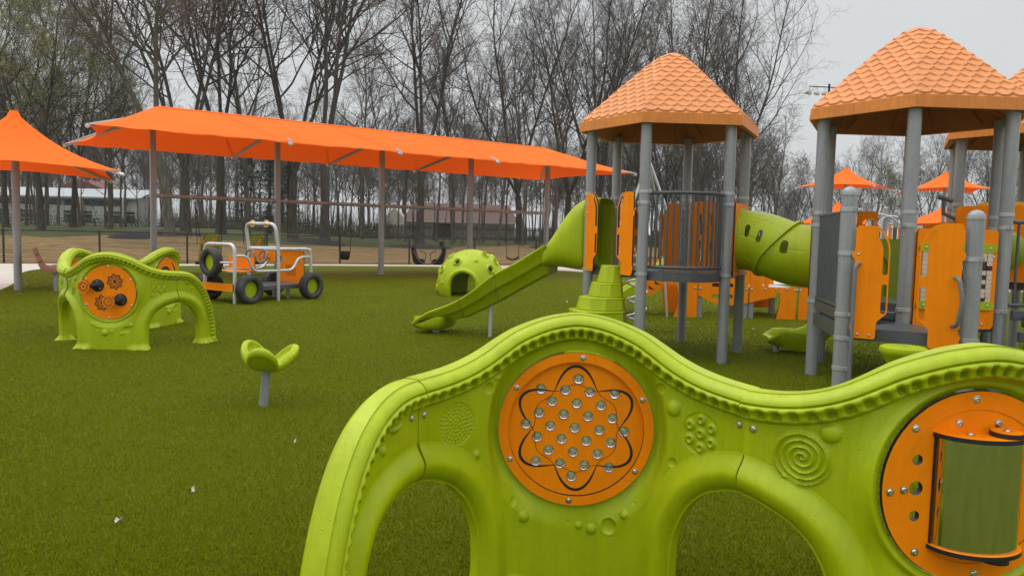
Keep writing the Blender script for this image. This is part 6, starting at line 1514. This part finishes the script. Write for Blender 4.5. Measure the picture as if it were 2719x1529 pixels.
class Tree:
    def __init__(s, seed, H=20.0, leads=1, fork=0.15, spread=18, lean=(0, 0), dens=1.0, r0=0.30, limb_up=0.10, crown0=0.30, fine=True, buds=0.0):
        s.r = random.Random(seed); s.seg = [[], [], [], [], []]; s.tips = []; s.H = H; s.fine = fine; s.dens = dens; s.up = limb_up; s.c0 = crown0
        d = Vector((lean[0], lean[1], 1)).normalized()
        z = H*fork; n = max(2, int(z/1.2)); p = Vector((0, 0, -0.3)); 
        s.seg[0] += [(Vector((0, 0, -0.3)), Vector((0, 0, 0.15)), r0*1.9, r0*1.5), (Vector((0, 0, 0.15)), Vector((0, 0, 0.6)), r0*1.5, r0*1.22), (Vector((0, 0, 0.6)), Vector((0, 0, 1.1)), r0*1.22, r0*1.12)]; p = Vector((0, 0, 1.1)); q = p
        for k in range(n):
            d = (d+Vector((s.r.gauss(0, .03), s.r.gauss(0, .03), 0))).normalized(); q = p+d*(z/n); s.seg[0].append((p, q, r0*(1.12-0.2*k/n), r0*(1.12-0.2*(k+1)/n))); p = q
        a0 = s.r.uniform(0, 6.28)
        for k in range(leads):
            a = a0+k*2*PI/leads+s.r.uniform(-.4, .4); sp = math.radians(spread*(0.6+0.7*s.r.random()) if leads > 1 else 3)
            dd = (d+Vector((math.cos(a), math.sin(a), 0))*math.tan(sp)).normalized()
            s.grow(p, dd, H*(1-fork)*s.r.uniform(0.84, 1.06), r0*0.92/(leads**0.42), 0)
        s.buds = buds
    def grow(s, p, d, L_, r, lv):
        R = s.r; ns = (10, 7, 5, 3, 2)[lv]; wob = (0.055, 0.11, 0.16, 0.20, 0.24)[lv]; up = (0.05, s.up, 0.05, 0.03, 0.02)[lv]
        nch = (16, 9, 7, 3, 0)[lv]; nch = int(nch*(s.dens*0.86 if lv < 3 else 1)+0.5)
        if lv == 3 and not s.fine: nch = 0
        if lv == 2 and s.fine < 0: nch = 0
        pts = [p]; rad = [r]; D = [d]
        for k in range(ns):
            d = (d+Vector((R.gauss(0, wob), R.gauss(0, wob), R.gauss(0, wob*0.6)+up))).normalized(); p = p+d*(L_/ns); pts.append(p); D.append(d)
            rad.append(max(r*(1-0.80*(k+1)/ns), 0.006))
        for k in range(ns): s.seg[lv].append((pts[k], pts[k+1], rad[k], rad[k+1]))
        if lv >= 3: s.tips.append(pts[-1]); s.tips.append(pts[len(pts)//2])
        t0 = s.c0 if lv == 0 else 0.18
        for c in range(nch):
            t = t0+(0.98-t0)*(c+R.random())/nch; x = t*ns; k = min(int(x), ns-1); q = pts[k].lerp(pts[k+1], x-k); dd = D[k+1]
            ax = dd.orthogonal().normalized(); ax.rotate(Matrix.Rotation(R.uniform(0, 6.283), 3, dd)); an = math.radians(R.uniform(28, 58) if lv else R.uniform(30, 62))
            nd = (dd*math.cos(an)+ax*math.sin(an)).normalized()
            if lv == 0: l2 = L_*(0.50-0.30*t)*R.uniform(0.7, 1.3)
            else: l2 = L_*(0.62-0.34*t)*R.uniform(0.65, 1.2)
            s.grow(q, nd, l2, min(rad[k]*0.62, max(0.010, l2*0.016)), lv+1)
    def build(s, name, mats, budmat=None, thick=1.0):
        """trunk mesh and crown mesh as templates"""
        tr_ = s.seg[0]; V, F = tube_mesh([a[0] for a in tr_], [a[1] for a in tr_], [a[2] for a in tr_], [a[3] for a in tr_], 8)
        t = bpy.data.meshes.new('trunk'); mk(t, V, F, mats[0])
        Vs, Fs, Ms = [], [], []; n = 0
        for lv, k in ((1, 5), (2, 4), (3, 3), (4, 3)):
            sg = s.seg[lv]
            if not sg: continue
            V, F = tube_mesh([a[0] for a in sg], [a[1] for a in sg], [max(a[2], (0, .02, .012, .008, .0062)[lv])*thick for a in sg], [max(a[3], (0, .013, .009, .0062, .0042)[lv])*thick for a in sg], k)
            Vs.append(V); Fs.append(F+n); Ms.append(np.full(len(F), 0 if lv < 3 else 1)); n += len(V)
        if budmat and s.buds:
            rg = np.random.default_rng(5); T = np.array([tuple(p) for p in s.tips]); m_ = int(len(T)*s.buds); T = T[rg.integers(0, len(T), m_)]+rg.normal(0, 0.10, (m_, 3))
            a = rg.normal(0, 1, (m_, 3)); a /= np.linalg.norm(a, axis=1)[:, None]; b_ = np.cross(a, rg.normal(0, 1, (m_, 3))); b_ /= np.linalg.norm(b_, axis=1)[:, None]; sz = rg.uniform(0.022, 0.055, (m_, 1))
            V = np.stack([T-a*sz, T+b_*sz*0.7, T+a*sz, T-b_*sz*0.7], 1).reshape(-1, 3); F = np.arange(m_*4).reshape(-1, 4); Vs.append(V); Fs.append(F+n); Ms.append(np.full(m_, 2))
        c = bpy.data.meshes.new('crown'); mk(c, np.concatenate(Vs), np.concatenate(Fs), None)
        for x in (mats[0], mats[1], budmat or mats[1]): c.materials.append(x)
        c.polygons.foreach_set('material_index', np.concatenate(Ms).astype(np.int32))
        return t, c
def mk(me, V, F, m_):
    F = np.asarray(F); me.vertices.add(len(V)); me.vertices.foreach_set('co', V.astype(np.float32).ravel()); nf, k = F.shape
    me.loops.add(nf*k); me.loops.foreach_set('vertex_index', F.astype(np.int32).ravel()); me.polygons.add(nf); me.polygons.foreach_set('loop_start', np.arange(0, nf*k, k, dtype=np.int32))
    me.update(calc_edges=True); me.polygons.foreach_set('use_smooth', np.ones(nf, bool))
    if m_: me.materials.append(m_)
PROTO = {
 'multi': Tree(3, 24, 4, 0.13, 17, (0, 0), 1.0, 0.27, 0.13, 0.22).build('multi', (M['bark'], M['twig'])),
 'multi2': Tree(11, 24, 3, 0.20, 15, (0.04, 0), 1.05, 0.28, 0.12, 0.25, buds=0.30).build('multi2', (M['bark'], M['twig_red']), M['bud_red']),
 'single': Tree(21, 22, 1, 0.18, 5, (0, 0), 1.35, 0.22, 0.13, 0.15).build('single', (M['bark_light'], M['twig'])),
 'lean': Tree(31, 22, 2, 0.22, 13, (0.16, 0.03), 1.1, 0.27, 0.10, 0.25, buds=0.2).build('lean', (M['bark_light'], M['twig_red']), M['bud_red']),
 'budding': Tree(41, 19, 3, 0.16, 19, (-0.03, 0), 1.05, 0.22, 0.10, 0.15, buds=2.6).build('budding', (M['bark'], M['twig']), M['bud']),
 'wide': Tree(51, 22, 4, 0.14, 24, (0, 0), 1.0, 0.28, 0.15, 0.2).build('wide', (M['bark'], M['twig'])),
}
def tree(kind, label, x, y, s=1.0, rz=0.0, group=None):
    z = float(terr(x, y)); root = thing('bare_tree', label, 'tree', (x, y, z), rz, group)
    root.scale = (s, s, s)
    t, c = PROTO[kind]
    for nm, me in (('trunk', t), ('crown', c)):
        o = bpy.data.objects.new(nm, me); COL.objects.link(o); o.parent = root
    return root
TREES = [
 ('budding', 'tree with pale green buds at the left edge of the photo', 15, 58, 0.95, 0.3),
 ('budding', 'budding tree whose dark trunk stands left of the far white building', 108, 54, 0.92, 2.1),
 ('budding', 'budding tree behind the peak of the left orange umbrella', 195, 66, 0.98, 4.0),
 ('single', 'bare tree between the left umbrella and the long canopy', 292, 62, 0.72, 1.0),
 ('multi', 'tall bare tree with several stems above the left end of the long canopy', 492, 50, 0.98, 0.5),
 ('lean', 'slanting grey trunk beside the leftmost canopy post', 449, 43, 0.86, 2.8),
 ('multi2', 'reddish bare tree above the first canopy post gap', 585, 58, 1.0, 1.2),
 ('single', 'bare tree with a straight trunk over the toy truck', 655, 66, 1.02, 2.0),
 ('multi', 'dark many stemmed tree left of the second canopy seam', 775, 56, 1.08, 3.6),
 ('multi2', 'tall dark forked tree leaning right above the second and third canopy posts', 860, 50, 1.02, 5.2),
 ('single', 'thin bare tree standing behind the bucket swing', 960, 78, 0.90, 0.7),
 ('multi2', 'tall tree with a dark winding fork above the middle of the canopy', 1112, 62, 1.04, 0.0),
 ('single', 'slender bare tree in front of the tan house', 1200, 80, 0.92, 3.0),
 ('wide', 'spreading bare tree over the right half of the long canopy', 1375, 78, 1.18, 1.4),
 ('wide', 'spreading bare tree just left of the near tower roof', 1500, 82, 1.22, 3.9),
 ('multi', 'thick trunked bare tree behind the last canopy post', 1590, 78, 1.12, 2.2),
 ('single', 'tall bare tree half hidden behind the middle tower roof', 1665, 88, 1.14, 4.4),
 ('budding', 'tree with light green new leaves behind the middle tower roof', 1765, 98, 1.22, 1.8),
 ('multi2', 'forked dark tree seen through the posts of the middle tower', 1842, 72, 1.02, 0.9),
 ('multi', 'bare tree right of the middle tower roof', 1915, 72, 0.98, 4.9),
 ('single', 'bare tree whose twigs reach toward the floodlights', 1985, 84, 0.86, 2.5),
 ('lean', 'low bare tree behind the crawl tunnel', 2050, 100, 0.60, 1.1),
]
for kind, lab, px, d, s, rz in TREES: tree(kind, lab, tx(px, d), d, s, rz, 'bare trees around the playground')
for k, (px, d, s, kd) in enumerate(((2105, 118, 0.58, 'wide'), (2165, 125, 0.66, 'budding'), (2240, 122, 0.70, 'wide'), (2310, 128, 0.66, 'multi'), (2380, 124, 0.72, 'budding'), (2450, 120, 0.74, 'wide'), (2530, 122, 0.78, 'multi'), (2610, 126, 0.86, 'wide'), (2690, 120, 0.82, 'budding'), (2760, 124, 0.8, 'wide'))):
    tree(kd, 'grey bare tree in the distant row beyond the far umbrellas', tx(px, d), d, s, k*1.3, 'distant tree row on the right')
# dark conifers
def conifer(seed, H):
    rg = random.Random(seed); nb = MB(); tr_ = MB(); tr_.tube([(0, 0, -0.2), (0, 0, H)], [0.22, 0.03], 7); Vs = []
    z = 1.2
    while z < H-0.2:
        L_ = (H-z)*0.30+0.3
        for k in range(9):
            a = rg.uniform(0, 6.28); l = L_*rg.uniform(0.6, 1.15); dr = rg.uniform(-0.25, 0.05)
            for j in range(26):
                t = rg.uniform(0.15, 1); x = l*t*math.cos(a)+rg.gauss(0, .09*l); y = l*t*math.sin(a)+rg.gauss(0, .09*l); zz = z+l*t*dr+rg.gauss(0, .10); s = rg.uniform(0.08, 0.20)
                u = Vector((rg.gauss(0, 1), rg.gauss(0, 1), rg.gauss(0, .5))).normalized()*s; w_ = u.orthogonal().normalized()*s*0.4
                Vs += [Vector((x, y, zz))-u, Vector((x, y, zz))+w_, Vector((x, y, zz))+u]
        z += 0.42
    return tr_, np.array([tuple(v) for v in Vs])
for px, d, H, lab in ((655, 74, 8.5, 'dark evergreen behind the orange bench of the toy truck'), (715, 70, 9.5, 'dark evergreen right of the second canopy post'), (765, 76, 7.5, 'low dark evergreen left of the bucket swing')):
    x = tx(px, d); root = thing('evergreen_tree', lab, 'tree', (x, d, float(terr(x, d))), 0, 'dark evergreens behind the swings')
    t_, V = conifer(px, H); obj('trunk', t_, M['bark'], root, 60); link_mesh('crown', V, np.arange(len(V)).reshape(-1, 3), M['needle'], root, None)
# the wood behind reads as one mass: many slender trees in one object
wv, wf, wm = [], [], []; n = 0; rg = random.Random(77)
low = [Tree(100+k, 17, 1, 0.2, 5, (0.02*(k-2), 0), (0.85, 1.0, 0.9, 1.1, 0.95)[k], 0.13, 0.12, 0.08, fine=0) for k in range(5)]
lows = []
for t in low:
    vs, fs = [], []; m_ = 0
    for lv, k in ((0, 5), (1, 3), (2, 3), (3, 3)):
        sg = t.seg[lv]
        if not sg: continue
        V, F = tube_mesh([a[0] for a in sg], [a[1] for a in sg], [max(a[2], (0.03, .022, .016, .013)[lv]) for a in sg], [max(a[3], (0.03, .016, .012, .010)[lv]) for a in sg], k)
        vs.append(V); fs.append(F+m_); m_ += len(V)
    lows.append((np.concatenate(vs), np.concatenate(fs)))
for k in range(460):
    if k >= 400:                                     # nearer slender trunks that screen the buildings
        px = rg.uniform(-60, 430) if k < 436 else rg.uniform(1010, 1480); d = rg.uniform(64, 96)
    else: px = rg.uniform(-150, 2150) if k < 345 else rg.uniform(2050, 2950); d = rg.uniform(88, 135) if px < 2050 else rg.uniform(128, 150)
    if k < 400 and (960 < px < 1480 or px < 440) and d < 116: d += 26
    x = tx(px, d); s = rg.uniform(0.55, 1.0)*(1 if px < 2050 else 0.62); a = rg.uniform(0, 6.28); V, F = lows[k % 5]; c_, s_ = math.cos(a), math.sin(a)
    V2 = V*s; V2 = np.stack([V2[:, 0]*c_-V2[:, 1]*s_+x, V2[:, 0]*s_+V2[:, 1]*c_+d, V2[:, 2]+float(terr(x, d))], 1); wv.append(V2); wf.append(F+n); n += len(V)
o = link_mesh('woodland', np.concatenate(wv), np.concatenate(wf), M['twig'], None, None); tag(o, 'dense mass of slender bare trees behind the lawn', 'woodland', None, 'stuff')
# tangled brush at the foot of the wood
rgn = np.random.default_rng(12); nb = 15000; px = rgn.uniform(-120, 2150, nb); d = rgn.uniform(84, 120, nb); keep = ~((px > 1040) & (px < 1430)) & ((px > 430) | (d > 112) | (rgn.random(nb) < 0.1)); px, d = px[keep], d[keep]
x = (px-1359.5)/1998*d; z = terr(x, d); P0 = np.stack([x, d, z-0.1], 1); P1 = P0+np.stack([rgn.normal(0, .55, len(x)), rgn.normal(0, .5, len(x)), 0.5+rgn.exponential(1.25, len(x))], 1)
V, F = tube_mesh(P0, P1, np.full(len(x), .022), np.full(len(x), .012), 3); V1, F1, c1n = V, F, len(V)
m2 = 26000; pc = rgn.uniform(-120, 2150, 260); dc = rgn.uniform(78, 108, 260); cx = (pc-1359.5)/1998*dc; ci = rgn.integers(0, 260, m2); kk = ~((pc > 1040) & (pc < 1430)) & ((pc > 430) | (rgn.random(260) < 0.55)); ci = ci[kk[ci]]; m2 = len(ci)
hh = rgn.uniform(0.5, 1.0, 260)[ci]; C = np.stack([cx[ci]+rgn.normal(0, 1.1, m2), dc[ci]+rgn.normal(0, .9, m2), terr(cx[ci], dc[ci])+np.abs(rgn.normal(0, 1.2, m2))*hh+0.1], 1)
a = rgn.normal(0, 1, (m2, 3)); a /= np.linalg.norm(a, axis=1)[:, None]; b_ = np.cross(a, rgn.normal(0, 1, (m2, 3))); b_ /= np.linalg.norm(b_, axis=1)[:, None]; sz = rgn.uniform(0.04, 0.11, (m2, 1))
V2 = np.stack([C-a*sz, C+b_*sz*.6, C+a*sz, C-b_*sz*.6], 1).reshape(-1, 3); F2 = np.arange(m2*4).reshape(-1, 4)+c1n
o = link_mesh('undergrowth', np.concatenate([V1, V2]), np.concatenate([F1, F2]), [M['twig'], M['shrub']], None, None)
o.data.polygons.foreach_set('material_index', np.concatenate([np.zeros(len(F1)), np.ones(len(F2))]).astype(np.int32)); tag(o, 'brown brush and green shoots along the foot of the wood', 'undergrowth', None, 'stuff')
# ------------------------------------------------------------------ damp air that pales the far trees a little
b = MB(); b.box((15, 150, 14), (700, 420, 33)); hz = obj('haze', b, [], None, None); hz['kind'] = 'stuff'; hz['label'] = 'thin grey damp air between the playground and the far trees'
hm = bpy.data.materials.new('damp_air'); hm.use_nodes = True; nt = hm.node_tree; nt.nodes.clear()
o_ = nt.nodes.new('ShaderNodeOutputMaterial'); pv = nt.nodes.new('ShaderNodeVolumePrincipled')
pv.inputs['Color'].default_value = (0.93, 0.95, 0.97, 1); pv.inputs['Density'].default_value = 0.00032; pv.inputs['Anisotropy'].default_value = 0.2
nt.links.new(pv.outputs[0], o_.inputs['Volume']); hz.data.materials.append(hm)
sc.cycles.volume_bounces = 1
